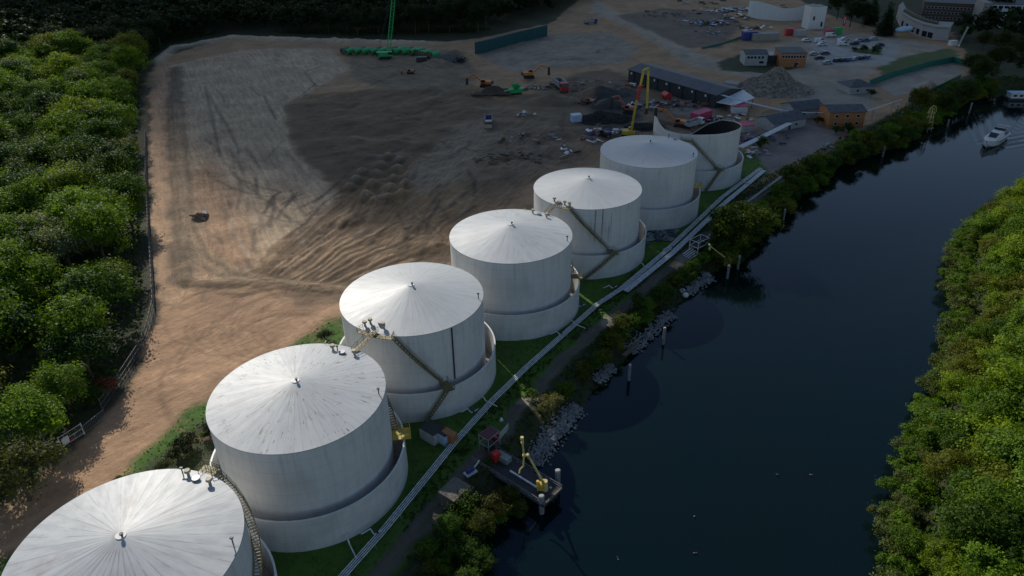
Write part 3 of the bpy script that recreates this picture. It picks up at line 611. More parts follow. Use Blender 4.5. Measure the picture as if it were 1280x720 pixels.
for (px, py, k, s, tn, lab) in [(925, 306, 'small', 1.75, (.085, .12, .015), 'bushy yellow topped tree between the pipe run and the canal'),
    (908, 306, 'small', 1.3, (.05, .09, .015), 'lower dark tree hugging the left side of the yellow topped one'),
    (1143, 142, 'small', 1.15, (.1, .1, .015), 'round yellow green tree below the fenced sand yard'),
    (985, 235, 'small', 1.05, (.06, .1, .015), 'low round tree on the bank just past the last pipes'), (1010, 222, 'small', .95, (.05, .09, .012), 'bank tree second past the end of the pipe run'),
    (1040, 208, 'small', .8, (.045, .09, .012), 'bank tree below the grey yard'), (1070, 196, 'small', .8, (.04, .08, .012), 'bank tree below the brick orange house'), (1100, 180, 'small', .85, (.05, .1, .012), 'bank tree left of the yellow mooring mast'),
    (1130, 172, 'small', .7, (.04, .08, .012), 'small tree at the foot of the yellow mooring mast'), (1180, 140, 'small', 1.1, (.04, .065, .014), 'dark tree below the right end of the sheeted fence'), (1200, 128, 'small', 1.2, (.035, .06, .012), 'tall dark tree overhanging the canal bend'),
    (1225, 110, 'broad', .9, (.03, .055, .012), 'large dark tree at the canal bend by the white houseboat'), (1215, 95, 'broad', .8, (.05, .06, .015), 'brownish tree above the canal bend'), (1245, 95, 'broad', .9, (.03, .05, .012), 'dark tree behind the houseboat'), (1250, 70, 'broad', 1., (.04, .05, .012), 'broad dark tree right of the long office block'), (1275, 85, 'broad', 1., (.035, .05, .012), 'dark tree at the right edge above the houseboat'), (1280, 100, 'broad', .8, (.03, .045, .012), 'low dark tree on the far canal bank at the right edge'), (1228, 62, 'broad', .8, (.045, .06, .012), 'tree in front of the striped office wing'), (1205, 52, 'small', 1., (.03, .06, .012), 'small tree by the white raised barrier'),
    (1062, 34, 'broad', 1.1, (.02, .04, .014), 'big dark tree just behind the red banner'), (1046, 24, 'broad', 1., (.02, .04, .014), 'big dark tree between the concrete shaft and the red banner'), (1078, 34, 'broad', 1., (.022, .045, .014), 'big dark tree right of the red banner'), (1070, 16, 'broad', 1.2, (.018, .036, .014), 'tall dark tree behind the one right of the red banner'), (1078, 64, 'bush', 1.1, (.04, .08, .02), 'low shrub on the planted island in the car park'), (1096, 67, 'bush', 1.3, (.035, .07, .02), 'rounded shrub at the right tip of the planted island'), (1068, 64, 'bush', .8, (.04, .075, .02), 'small shrub at the left end of the planted island'), (1060, 167, 'bush', 1.3, (.035, .07, .02), 'shrub on the canal side of the orange house'), (1044, 168, 'bush', 1.1, (.05, .09, .02), 'smaller shrub on the canal side of the orange house'), (1022, 156, 'small', .4, (.03, .05, .02), 'small dark tree between the grey house and the orange house'), (950, 184, 'bush', 1.4, (.04, .085, .02), 'shrub under the thick white raised pipes'), (1088, 122, 'small', .4, (.04, .07, .02), 'small tree beside the hip roofed pavilion'), (1105, 45, 'cone', 1.25, (.015, .035, .012), 'tall dark conifer beside the curved white building'), (1088, 30, 'cone', 1.1, (.014, .03, .012), 'dark conifer further back left of the tall one'),
    (588, 690, 'small', .62, (.06, .12, .02), 'bright young tree beside the flat roofed concrete hut'), (562, 668, 'small', .5, (.055, .12, .02), 'slender sapling below the concrete hut'), (618, 640, 'small', .62, (.07, .075, .018), 'brown tinged tree leaning over the jetty'), (604, 660, 'small', .6, (.06, .08, .018), 'olive tree just below the jetty'), (636, 618, 'small', .45, (.07, .08, .02), 'brown green sapling beside the middle of the jetty'), (648, 628, 'small', .42, (.06, .085, .02), 'low leafy tree at the waterside by the jetty pipe'), (628, 622, 'small', .5, (.075, .07, .02), 'small brownish tree against the jetty deck'), (575, 735, 'small', .6, (.06, .11, .02), 'green tree at the bottom edge beside the track'), (600, 700, 'small', .5, (.05, .09, .02), 'low tree at the water edge near the bottom'), 
    (583, 640, 'bush', 1.4, (.06, .11, .02), 'shrub squeezed beside the concrete hut'), (683, 512, 'bush', 1.3, (.16, .16, .09), 'pale sunlit shrub in the gap of light by the track'), (666, 500, 'bush', .7, (.07, .14, .02), 'small vivid green shrub beside the pale sunlit one'), (775, 408, 'bush', 1.25, (.12, .13, .05), 'yellowish sunlit shrub below the bend of the track'), (822, 375, 'bush', 1.7, (.04, .09, .012), 'rounded dark shrub midway along the bank'), (800, 385, 'bush', 1.2, (.05, .09, .02), 'shrub touching the rounded dark one'),
    (262, 545, 'bush', .9, (.03, .045, .02), 'dark bramble against the back of the second tank'), (240, 560, 'bush', 1.1, (.03, .04, .02), 'dark bramble between the first and second tanks'), (222, 575, 'bush', 1., (.035, .045, .02), 'bramble on the slope left of the second tank'), (205, 590, 'bush', .8, (.05, .07, .02), 'scrubby bush at the top of the first tank'), (408, 425, 'bush', .9, (.03, .045, .02), 'dark scrub behind the third tank'), (150, 603, 'bush', .5, (.05, .1, .02), 'tiny green bush at the edge of the sand')]:
    T1(k, px, py, s, tn, lab, 'shrub' if k == 'bush' else 'tree')
# grass tufts as stuff
gmb = []; rs = np.random.RandomState(8)
gp = W(gl); cnt_ = 0; pts = rs.uniform((-90, 40), (110, 270), (60000, 2)); dd = sd(pts, gp); dt = np.min([np.hypot(pts[:, 0]-x, pts[:, 1]-y) for x, y in TANKS], axis=0)
pts = pts[(dd > .5) & (dt > 17.6) & (segd(pts, pw, False) > 1.9)]
dist_ = np.hypot(pts[:, 0], pts[:, 1]); zz_ = np.array([hz(p) for p in pts]); cen = np.stack([pts[:, 0], pts[:, 1], zz_+.12], 1)
gv = cards(cen, np.tile([0, -.2, .7], (len(cen), 1)), .22, rs)
go = bpy.data.objects.new('grass', mesh_quads('grass', gv, LEAF)); COL.objects.link(go); go.color = (.08, .19, .014, 1); tag(go, 'rough green grass around the feet of the white tanks', 'grass', kind='stuff')
# bank weeds
pts = rs.uniform((-20, 60), (260, 400), (160000, 2)); dd = sd(pts, river); dp = segd(pts, pw, False)
ll = segd(pts, lb, False); pts = pts[(dd < -.8) & (ll < 17) & (dp > 1.9)]
sitegr = sd(pts, W([(940, 165), (1000, 145), (1060, 160), (1045, 178), (990, 205), (955, 222), (935, 205)])); pts = pts[sitegr < 0]
zz_ = np.array([hz(p) for p in pts]); wv = cards(np.stack([pts[:, 0], pts[:, 1], zz_+rs.uniform(.1, .7, len(pts))], 1), np.tile([0, -.2, .6], (len(pts), 1)), .42, rs)
go = bpy.data.objects.new('bank_weeds', mesh_quads('bank_weeds', wv, LEAF)); COL.objects.link(go); go.color = (.04, .08, .015, 1); tag(go, 'rank weeds covering the canal bank beside the track', 'weeds', kind='stuff')
pts = np.random.RandomState(21).uniform((55, 55), (330, 300), (150000, 2)); dd = sd(pts, rbank); uu, vv = PJ(pts[:, 0], pts[:, 1], np.zeros(len(pts))); pts = pts[(dd > .6) & (dd < 60) & (uu < 1330) & (vv < 800)]
zz_ = np.array([hz(p) for p in pts]); wv = cards(np.stack([pts[:, 0], pts[:, 1], zz_+rs.uniform(.1, 1.2, len(pts))], 1), np.tile([0, -.2, .7], (len(pts), 1)), .4, rs)
go = bpy.data.objects.new('undergrowth', mesh_quads('undergrowth', wv, LEAF)); COL.objects.link(go); go.color = (.07, .13, .02, 1); tag(go, 'leafy undergrowth between the trees of the right bank', 'undergrowth', kind='stuff')
pts = np.random.RandomState(22).uniform((-330, 55), (20, 520), (170000, 2)); dd = sd(pts, wood); uu, vv = PJ(pts[:, 0], pts[:, 1], np.zeros(len(pts))); pts = pts[(dd > 2.5) & (uu > -60) & (vv < 800) & (segd(pts, roadgap, False) > 5)]
wv = cards(np.stack([pts[:, 0], pts[:, 1], rs.uniform(.1, 2., len(pts))], 1), np.tile([0, -.2, .7], (len(pts), 1)), .6, rs)
go = bpy.data.objects.new('undergrowth', mesh_quads('undergrowth', wv, LEAF)); COL.objects.link(go); go.color = (.03, .06, .014, 1); tag(go, 'dark undergrowth on the floor of the left wood', 'undergrowth', kind='stuff')
# riprap stones
rsx = np.random.RandomState(11); ico = [(0, 0, 1), (0, 0, -1), (1, 0, 0), (-1, 0, 0), (0, 1, 0), (0, -1, 0)]; ifc = [(0, 2, 4), (0, 4, 3), (0, 3, 5), (0, 5, 2), (1, 4, 2), (1, 3, 4), (1, 5, 3), (1, 2, 5)]
def stones(strips, name, label):
    mb = MB()
    for (a, b_, wd, n, s) in strips:
        A, B = G(*a, -2.3), G(*b_, -2.3); d = (B-A).normalized(); nn = Vector((-d.y, d.x, 0))
        for k in range(n):
            t = rsx.rand(); e = rsx.normal(0, .33)*wd; p = A.lerp(B, t)+nn*e; p.z = min(-1.4, max(-3., -2.2+e*.35))+rsx.uniform(0, .25)
            r_ = s*rsx.uniform(.6, 1.3); q = Matrix.Rotation(rsx.uniform(0, 6), 3, 'Z') @ Matrix.Rotation(rsx.uniform(0, 6), 3, 'X')
            mb.add([p+q @ (Vector(v)*r_*rsx.uniform(.7, 1.15)) for v in ico], ifc)
    return tag(mb.build(name, pm('riprap rock', (.23, .24, .25), .9, 0, .4, .8)), label, 'stones', kind='stuff')
stones([((664, 578), (722, 508), 3., 900, .36), ((745, 478), (765, 457), 2.2, 220, .34), ((786, 440), (840, 392), 2.4, 520, .34), ((858, 368), (888, 344), 2.4, 320, .34)], 'riprap', 'pale grey riprap stones banked along the waterline')
# ------------------------------------------------------------------ tanks
TR, TH, RA, BR, BH = 15., 19.84, 2.89, 17.27, 7.09
def ring(r, z0, z1, thick, n=128, top=None):
    mb = MB(); vs = []
    for i in range(n):
        a = 2*math.pi*i/n; c, s = math.cos(a), math.sin(a); zt = top(a) if top else z1
        vs += [(r*c, r*s, z0), (r*c, r*s, zt), ((r-thick)*c, (r-thick)*s, zt), ((r-thick)*c, (r-thick)*s, z0)]
    fs = []
    for i in range(n):
        j = (i+1) % n
        for k in range(4): fs.append((4*i+k, 4*j+k, 4*j+(k+1) % 4, 4*i+(k+1) % 4))
    return mb.add(vs, fs)
def cone_mb(seed, amp):
    rs = np.random.RandomState(seed); n = 144; rings = 14; vs = [(0, 0, TH+RA)]; sec = rs.normal(0, 1, n)
    sec = (sec+np.roll(sec, 1))/2
    for j in range(1, rings+1):
        r = TR*1.006*j/rings
        for i in range(n):
            a = 2*math.pi*i/n; z = TH+RA*(1-j/rings)**1.04+amp*(sec[i]*.6+rs.normal(0, .35))*min(1, j/4)*(j < rings)
            vs.append((r*math.cos(a), r*math.sin(a), z))
    fs = [(0, 1+i, 1+(i+1) % n) for i in range(n)]
    for j in range(rings-1):
        for i in range(n): fs.append((1+j*n+i, 1+(j+1)*n+i, 1+(j+1)*n+(i+1) % n, 1+j*n+(i+1) % n))
    b0 = len(vs)
    for i in range(n): vs.append(vs[1+(rings-1)*n+i])
    o = len(vs)
    for i in range(n):
        a = 2*math.pi*i/n; vs.append((TR*1.006*math.cos(a), TR*1.006*math.sin(a), TH-.18))
    for i in range(n): fs.append((b0+i, o+i, o+(i+1) % n, b0+(i+1) % n))
    return MB().add(vs, fs)
def polar(r, a, z): return Vector((r*math.cos(a), r*math.sin(a), z))
def arail(mb, pts, ht=1.05, step=1, r=.045):
    mb.tube([p+Vector((0, 0, ht)) for p in pts], r, 5); mb.tube([p+Vector((0, 0, ht*.5)) for p in pts], r*.8, 5)
    for p in pts[::step]: mb.cyl(p, p+Vector((0, 0, ht)), r, n=5)
def stair(root, r, a0, z0, a1, z1, wd=1.0, tread=False):
    n = max(6, int(abs(a1-a0)*r/.9)); m = MB(); P1 = [polar(r, a0+(a1-a0)*i/n, z0+(z1-z0)*i/n) for i in range(n+1)]; P2 = [polar(r+wd, a0+(a1-a0)*i/n, z0+(z1-z0)*i/n) for i in range(n+1)]
    for Pp in (P1, P2):
        for a, b_ in zip(Pp[:-1], Pp[1:]): m.bar(a, b_, .07, .3)
    st = m.build('stair', STAIRM, root)
    tm = MB(); k = int(n*2.2)
    for i in range(k+1):
        a = a0+(a1-a0)*i/k; z = z0+(z1-z0)*i/k; tm.bar(polar(r, a, z), polar(r+wd, a, z), .28, .06)
    tm.build('tread', TREADM if tread else STAIRM, st); tag(bpy.data.objects[-1] if False else st, None, None)
    hm = MB(); arail(hm, P2, 1.05, 2); arail(hm, P1, 1.05, 3, .03); hm.build('handrail', STAIRM, st)
def platform(root, r0, r1, a0, a1, z, mat=STAIRM):
    m = MB(); n = 6
    for i in range(n):
        aa, ab = a0+(a1-a0)*i/n, a0+(a1-a0)*(i+1)/n
        q = [polar(r0, aa, 0), polar(r1, aa, 0), polar(r1, ab, 0), polar(r0, ab, 0)]; m.slab(q, z-.12, z)
    pf = m.build('platform', mat, root); hm = MB(); arail(hm, [polar(r1-.05, a0+(a1-a0)*i/n, z) for i in range(n+1)]); 
    arail(hm, [polar(r0+(r1-r0)*t, a0, z) for t in (0, .5, 1)]); arail(hm, [polar(r0+(r1-r0)*t, a1, z) for t in (0, .5, 1)]); hm.build('railing', mat, pf)
def tank_ang(k, px, py, z): q = G(px, py, z); return math.atan2(q.y-TANKS[k][1], q.x-TANKS[k][0])
def vents(root, k, pix, big=1.):
    for (px, py, kind) in pix:
        q = G(px, py, TH+.6); x, y = q.x-TANKS[k][0], q.y-TANKS[k][1]; rr = math.hypot(x, y)
        if rr > 14.4: x, y = x*14.2/rr, y*14.2/rr; rr = 14.2
        z = TH+RA*(1-rr/TR); m = MB()
        if kind == 'v':
            m.cyl((x, y, z-.2), (x, y, z+.9*big), .22*big); m.cyl((x, y, z+.75*big), (x, y, z+1.15*big), .5*big, .42*big); m.build('vent', TREADM, root)
        elif kind == 'h':
            m.cyl((x, y, z-.2), (x, y, z+.35), .55, n=14); m.cyl((x, y, z+.35), (x, y, z+.45), .65, .6, 14); m.build('hatch', GREYM, root)
        else:
            m.cyl((x, y, z-.2), (x, y, z+1.3), .1, n=6); m.box((x, y, z+1.2), (.45, .3, .25)); m.build('gauge', DARKM, root)
TL = ['foreground white tank cut by the lower left corner of the view, roof seams showing', 'white storage tank second in the row, roof streaked with many rust dashes', 'white storage tank third in the row, diagonal stair on its front', 'white storage tank fourth in the row, no stair on its front', 'white storage tank fifth in the row with black run marks on its wall', 'shaded white storage tank sixth in the row, intact smooth roof', 'roofless half demolished white tank at the far end of the row']
RM = [roof_mat('roof sheet worn', 40, .6, .5, 1.), roof_mat('roof sheet rusty', 64, .35, 2.2, .35), roof_mat('roof sheet ribbed', 48, .3, .2, .3), roof_mat('roof sheet smudged', 24, .12, .1, .7), roof_mat('roof sheet clean', 24, .08, .1, .25), roof_mat('roof sheet dull', 20, .05, .0, .1)]
WMs = [wall_mat('tank wall')]*4+[wall_mat('tank wall streaked', .85, tank_ang(4, 775, 290, 15.))]+[wall_mat('tank wall plain')]*2
BWM = wall_mat('bund wall', 0, 0, .9)
for k, (x, y) in enumerate(TANKS):
    t = thing('storage_tank', TL[k], 'storage tank', (x, y, 0), 0, 'white storage tanks in a row along the canal')
    ring(BR, -.4, BH, .22).build('containment_wall', BWM, t); 
    rl = ring(BR+.06, BH-.05, BH+.07, .34).build('rim', WHITE, [c for c in t.children if c.name.startswith('containment')][0])
    MB().slab([polar(BR-.3, 2*math.pi*i/48, 0) for i in range(48)], -.3, .25).build('base_slab', CONC, t)
    if k < 6:
        ring(TR, .2, TH-.1, .2).build('shell', WMs[k], t, smooth=False)
        cone_mb(k, (.018, .02, .010, .009, .004, .002)[k]).build('roof', RM[k], t, smooth=True)
        m = MB(); m.cyl((0, 0, TH+RA-.25), (0, 0, TH+RA-.04), .75, .7, 20); m.build('crown_plate', WHITE, t)
        m = MB(); m.cyl((.3, -.2, TH+RA), (.3, -.2, TH+RA+.4), .14); m.cyl((.3, -.2, TH+RA+.35), (.3, -.2, TH+RA+.55), .26); m.build('vent', DARKM, t)
        m = MB()
    else:
        aS = tank_ang(6, 822, 150, 22.); aR = tank_ang(6, 890, 167, 17.)
        def topz(a):
            pts = [(-3.2, 21), (-3.0, 21.4), (-2.85, 20.2), (-2.6, 18.8), (-2.2, 18.9), (-1.6, 19.3), (-.9, 19.3), (-.3, 18.8), (.3, 17.6), (.7, 16.6), (1.05, 14.), (1.4, 9.8), (1.9, 8.6), (2.5, 9.4), (2.9, 10.5), (2.98, 20.8), (3.2, 21.)]
            a = (a+math.pi) % (2*math.pi)-math.pi
            for (a0, z0), (a1, z1) in zip(pts[:-1], pts[1:]):
                if a0 <= a <= a1: return z0+(z1-z0)*(a-a0)/(a1-a0)
            return 17.5
        ring(TR, .2, 0, .12, 160, topz).build('shell', WMs[k], t); ring(TR-.125, .25, 0, .08, 160, lambda a: topz(a)-.3).build('inner_lining', pm('soot', (.02, .018, .017), .9), t)  # near-black ring added inside the shell to blacken its inner face
        m = MB(); rs7 = random.Random(3)
        for i in range(60):
            a, r_ = rs7.uniform(0, 6.28), 13*math.sqrt(rs7.random()); m.box((r_*math.cos(a), r_*math.sin(a), .5+rs7.random()*1.5), (rs7.uniform(1, 4), rs7.uniform(.2, 1), .3), rs7.uniform(0, 3), ('X', rs7.uniform(-.6, .6)))
        m.build('scrap', RUST, t)
    A = lambda px, py, z: tank_ang(k, px, py, z)
    if k == 0:
        vents(t, 0, [(235, 592, 'v'), (245, 598, 'h'), (262, 603, 'v'), (228, 590, 'g'), (293, 677, 'g')])
        a0 = A(262, 596, TH); stair(t, TR+.15, a0, TH, a0-1.55, BH+.6, 1.1, True); platform(t, TR, TR+1.6, a0-.02, a0+.16, TH)
    if k == 1:
        vents(t, 1, [(416, 436, 'v'), (422, 438, 'g'), (428, 441, 'h'), (443, 442, 'v'), (476, 490, 'g')])
        a = A(503, 543, BH+.3); platform(t, TR+.1, BR+1.2, a-.08, a+.1, BH+.35, YEL)
        a2 = A(500, 525, BH); 
        stair(t, TR+.15, a+1.3, TH, a+.1, BH+.4)
    if k in (2, 4, 6):
        tp = {2: ((492, 420), (557, 484), (530, 528), (455, 410)), 4: ((708, 266), (766, 318), (728, 349), (688, 262)), 6: ((862, 178), (900, 214), (880, 238), (846, 170))}[k]
        a0, a1, a2, a3 = A(*tp[0], TH), A(*tp[1], BH), A(*tp[2], 0), A(*tp[3], TH)
        platform(t, TR-.3, TR+1.3, a3, a0, TH if k < 6 else 17.)
        stair(t, TR+.12, a0, TH if k < 6 else 17., a1, BH+.3); platform(t, TR, BR+1.2, a1-.05, a1+.07, BH+.3)
        stair(t, BR+.15, a1, BH+.3, a2, 0.)
        if k == 2:
            vents(t, 2, [(456, 405, 'v'), (463, 403, 'v'), (476, 404, 'h'), (479, 408, 'v'), (602, 371, 'g')])
            m = MB(); aa = A(566, 415, TH-1); m.tube([polar(TR+.15, aa, TH-.3), polar(TR+.15, aa, BH)], .16, 8); m.build('downpipe', DARKM, t)
        if k == 4: vents(t, 4, [(693, 250, 'v'), (699, 252, 'h'), (706, 254, 'v'), (711, 256, 'v')])
    if k == 3:
        vents(t, 3, [(666, 266, 'v'), (674, 268, 'h'), (683, 271, 'v'), (709, 299, 'g')]); a = A(716, 347, BH); platform(t, TR+.1, BR+.8, a-.06, a+.08, BH+.3); stair(t, TR+.15, a+1.3, TH, a+.1, BH+.4)
    if k == 5:
        vents(t, 5, [(836, 172, 'g'), (844, 173, 'h'), (869, 195, 'g')]); a = A(868, 234, BH); platform(t, TR+.1, BR+.8, a-.08, a+.08, BH+.3, YEL); stair(t, TR+.15, a+1.3, TH, a+.1, BH+.4)
    if k in (1, 2, 3, 4, 6):
        m = MB(); aa = R(-38) if k != 1 else R(-60); m.tube([polar(BR, aa, 1.6), polar(BR+1.6, aa, 1.6), polar(BR+2., aa, 1.), polar(BR+5.2, aa, 1.)], .12); m.build('outlet_pipe', PIPEM, t)
# walkways joining the paired tanks
for (i, j, lab) in ((1, 2, 'steel walkway bridging the second and third tank roofs'), (3, 4, 'steel walkway bridging the fourth and fifth tank roofs')):
    a, b_ = Vector((*TANKS[i], TH+.1)), Vector((*TANKS[j], TH+.1)); px = {1: ((443, 442), (468, 418)), 3: ((683, 270), (690, 262))}[i]
    p, q = G(*px[0], TH), G(*px[1], TH)
    d = (q-p).normalized(); t = thing('walkway', lab, 'walkway', p, math.atan2(d.y, d.x)); L = (q-p).length+.8
    MB().box((L/2, 0, .35), (L, .9, .12)).build('deck', STAIRM, t)
    for s in (-1, 1):
        m = MB(); arail(m, [Vector((L*u/4, s*.45, .4)) for u in range(5)]); m.build('railing', STAIRM, t)
# ------------------------------------------------------------------ pipes
def offset_line(pts, o):
    out = []
    for i, p in enumerate(pts):
        a = pts[max(0, i-1)]; b_ = pts[min(len(pts)-1, i+1)]; d = (b_-a); d.z = 0; d.normalize(); out.append(p+Vector((d.y, -d.x, 0))*o)
    return out
def pipeline(pxs, n, sp_, r, z, label, step=6., mat=PIPEM):
    pts = [G(px, py, z) for px, py in pxs]; org = pts[0].copy(); org.z = 0; t = thing('pipeline', label, 'pipeline', org)
    pts = [p-org for p in pts]
    for k in range(n):
        m = MB(); m.tube(offset_line(pts, (k-(n-1)/2)*sp_), r, 8); m.build('pipe', mat, t, smooth=False)
    for a, b_ in zip(pts[:-1], pts[1:]):
        L = (b_-a).length; c = max(1, int(L/step)); d = (b_-a).normalized(); nn = Vector((d.y, -d.x, 0))
        for i in range(c):
            p = a.lerp(b_, (i+.5)/c); m = MB(); wd = n*sp_+.3; q = Vector((0, 0, r+.08)); m.bar(p-nn*wd/2-q, p+nn*wd/2-q, .15, .15)
            for s in (-1, 1): e = p+nn*s*(wd/2-.12)-q; m.cyl((e.x, e.y, -.3), e, .08, n=6)
            m.build('support', GREYM, t)
    return t
pipeline([(415, 735), (480, 662), (540, 588), (568, 553), (616, 500), (658, 459), (747, 380), (776, 361), (832, 314), (902, 247), (951, 210)], 4, .38, .1, .9, 'long run of four silver pipes on low sleepers beside the tanks')
pipeline([(782, 364), (842, 315), (908, 252), (955, 213)], 5, .34, .12, .8, 'short wider run of grey pipes hugging the far end of the long pipe run', 7)
pipeline([(925, 184), (955, 170), (987, 154)], 4, .6, .26, 3.2, 'thick white raised pipes sloping from the demolished tank to the grey house', 8, WHITE)
pipeline([(893, 116), (935, 128), (978, 138)], 3, .5, .14, 6., 'pale pipes on tall dark trestles right of the long hall', 12, LBLUE)
pipeline([(978, 138), (1010, 141), (1080, 140), (1128, 124)], 1, .5, .16, 5., 'single thin white pipe crossing in front of the orange house', 14, WHITE)
pipeline([(875, 305), (920, 263), (975, 222), (985, 215)], 2, .5, .1, .5, 'pair of low grey pipes beside the dirt track past the round bush', 8)
for i, (px, py, s, lab) in enumerate([(765, 362, 1, 'bent pipe loop with black valve where the pipes kink'), (590, 517, 1, 'white pipe stub and valve beside the third tank'), (470, 668, 1, 'small valve cluster on the pipe run near the bottom'), (838, 314, 1, 'grey pipe manifold just before the stacked pallets'), (700, 420, 1, 'short branch valve beside the fourth tank'), (725, 385, 1, 'hooked branch pipe left of the lit strip of grass')]):
    p = G(px, py); t = thing('pipe_valve', lab, 'valve', p, R(40))
    MB().tube([Vector(q) for q in ((-2.2, 1.2, .9), (-2.2, .6, 1.3), (-.6, .6, 1.3), (-.6, -.6, .95), (1.2, -.6, .95))], .11).build('pipe', PIPEM, t); m = MB(); m.cyl((0, -.6, .7), (0, -.6, 1.3), .2); m.cyl((0, -.6, 1.3), (0, -.6, 1.75), .05); m.cyl((0, -.6, 1.7), (0, -.6, 1.76), .28, n=12); m.build('handwheel', DARKM if i % 2 == 0 else BLUE, t)
# ------------------------------------------------------------------ buildings
def block(name, label, cat, pL, pR, depth, h, wall, roofm, roof='flat', pitch=1.5, over=.4, wins=None, door=None, group=None, wmat=GLASS, rows=None, z=0):
    a, b_ = G(*pL, z), G(*pR, z); d = b_-a; L = d.length; rz = math.atan2(d.y, d.x); t = thing(name, label, cat, a, rz, group)
    if roof == 'gable':           # ridge along x
        prof = [(0, 0), (depth, 0), (depth, h), (depth/2, h+pitch), (0, h)]
        m = MB(); vs = [(0, y, z_) for y, z_ in prof]+[(L, y, z_) for y, z_ in prof]; n = 5
        m.add(vs, [tuple(range(n)), tuple(range(n, 2*n))[::-1]]+[(i, (i+1) % n, n+(i+1) % n, n+i) for i in range(n)]); m.build('wall', wall, t)
        m = MB(); sl_ = math.hypot(depth/2, pitch)
        for s in (0, 1):
            y0, y1 = (-over, depth/2) if s == 0 else (depth+over, depth/2); z0 = h-over*pitch/(depth/2)+.05
            vs = [(-over, y0, z0), (L+over, y0, z0), (L+over, y1, h+pitch+.05), (-over, y1, h+pitch+.05)]; m.add(vs+[(a_, b2, c_+.18) for a_, b2, c_ in vs], [(0, 1, 2, 3), (4, 5, 6, 7), (0, 1, 5, 4), (1, 2, 6, 5), (2, 3, 7, 6), (3, 0, 4, 7)])
        m.build('roof', roofm, t)
    elif roof == 'hip':
        MB().box((L/2, depth/2, h/2), (L, depth, h)).build('wall', wall, t); m = MB(); i_ = min(L, depth)/2
        vs = [(-over, -over, h+.02), (L+over, -over, h+.02), (L+over, depth+over, h+.02), (-over, depth+over, h+.02), (i_, depth/2, h+pitch), (L-i_+.01, depth/2, h+pitch)]
        m.add(vs, [(0, 1, 5, 4), (1, 2, 5), (2, 3, 4, 5), (3, 0, 4), (0, 1, 2, 3)]); m.build('roof', roofm, t)
    else:
        MB().box((L/2, depth/2, h/2), (L, depth, h)).build('wall', wall, t); m = MB(); m.box((L/2, depth/2, h+.17), (L+over, depth+over, .3)); m.build('roof', roofm, t)
    for (x0, z0, w_, h_) in (wins or []):
        f = MB().box((x0*L, -.04, z0), (w_, .12, h_)).build('window', WHITE if wmat is GLASS else wmat, t); MB().box((x0*L, -.09, z0), (w_*.86, .1, h_*.84)).build('pane', GLASS, f)
    if door: MB().box((door[0]*L, -.05, door[2]/2), (door[1], .12, door[2])).build('door', DARKM, t)
    return t, L
# long hall
t, L = block('workshop_hall', 'long workshop hall with dark grey roof and open shaded front', 'hall', (785, 102), (893, 136), 17, 6.2, DARKM, HALLR, 'gable', 1.6, .6)  # closed dark wall, its colour stands for shade in the open front
for i in range(7):
    m = MB(); m.box(((i+.5)*L/7, -.35, 3), (.35, .35, 6)); m.build('column', TEAL, t)
for i in range(7):
    m = MB(); m.box(((i+.35)*L/7, -.7, 4.9), (.9, .3, .9)); m.build('lamp', WHITE, t)
MB().add([(L+.62, 0, 3), (L+9, 2, 3.2), (L+9.5, 15, 4.6), (L+.62, 17, 6.), (L+.62, 0, 3.2), (L+9, 2, 3.4), (L+9.5, 15, 4.8), (L+.62, 17, 6.2)], [(0, 1, 2, 3), (4, 5, 6, 7), (0, 1, 5, 4), (1, 2, 6, 5), (2, 3, 7, 6), (3, 0, 4, 7)]).build('canopy', WHITE, t)
for (x, y) in ((L+8.6, 2.4), (L+9, 14.5)): MB().cyl((x, y, -.2), (x, y, 3.6), .15).build('post', DARKM, t)
block('office_building', 'grey two storey office left of the orange clad one', 'office', (930, 82), (958, 82), 12, 6., GRYW, SLATE, 'gable', 1.2, .3, [(x, z_, 1.6, 1.6) for x in (.15, .3, .45, .62, .78) for z_ in (4.4,)]+[(.75, 1.8, 3., 1.6)])
block('office_link', 'low dark link block between the grey and orange offices', 'link block', (960, 80), (972, 80), 8, 4.5, DARKM, GREYM, 'flat')
block('office_building', 'orange clad two storey office with a row of white windows', 'office', (974, 84), (1006, 84), 14, 7.4, ORGW, SLATE, 'flat', 0, .6, [(x, 5.6, 1.5, 1.7) for x in (.1, .21, .32, .43, .54, .65, .76, .88)]+[(.68, 1.8, 1.3, 1.8)], (.62, 1.2, 2.4))
block('house', 'grey house with slate gable roof nearest the white raised pipes', 'house', (966, 166), (1006, 158), 11, 3.6, GRYW, SLATE, 'gable', 2., .5, [(.25, 1.8, 1.6, 1.2), (.7, 1.8, 1.6, 1.2)], (.5, 1.1, 2.1))
block('house', 'grey house with slate roof just behind the nearest grey one', 'house', (993, 150), (1028, 146), 11, 4., GRYW, SLATE, 'gable', 2.2, .5, [(.3, 2.2, 1.6, 1.2), (.75, 2.2, 1.4, 1.2)])
block('house', 'orange house with grey roof above the canal bank', 'house', (1034, 161), (1078, 160), 11, 7., ORGW, SLATE, 'gable', 1.4, .5, [(x, z_, 1.5, 1.2) for x in (.2, .5, .8) for z_ in (2.2, 5.3)], (.62, 1.1, 2.1))
block('house', 'pavilion with a square slate hip roof above the orange house', 'house', (1062, 118), (1092, 116), 11, 3.2, GRYW, SLATE, 'hip', 2.4, .6, [(.3, 1.6, 1.6, 1.1), (.7, 1.6, 1.6, 1.1)])
block('shed', 'small white cabin with reddish roof under the trestle pipes', 'shed', (915, 142), (934, 142), 5, 3., WHITE, PINK, 'flat')
block('shed', 'flat roofed cabin with pinkish roof behind the open tank', 'shed', (929, 166), (942, 164), 5, 2.6, GRYW, PINK, 'flat')
block('shed', 'grey flat roofed shed in front of the big rubble heap', 'shed', (904, 112), (920, 114), 6, 3, GRYW, CONC, 'flat')
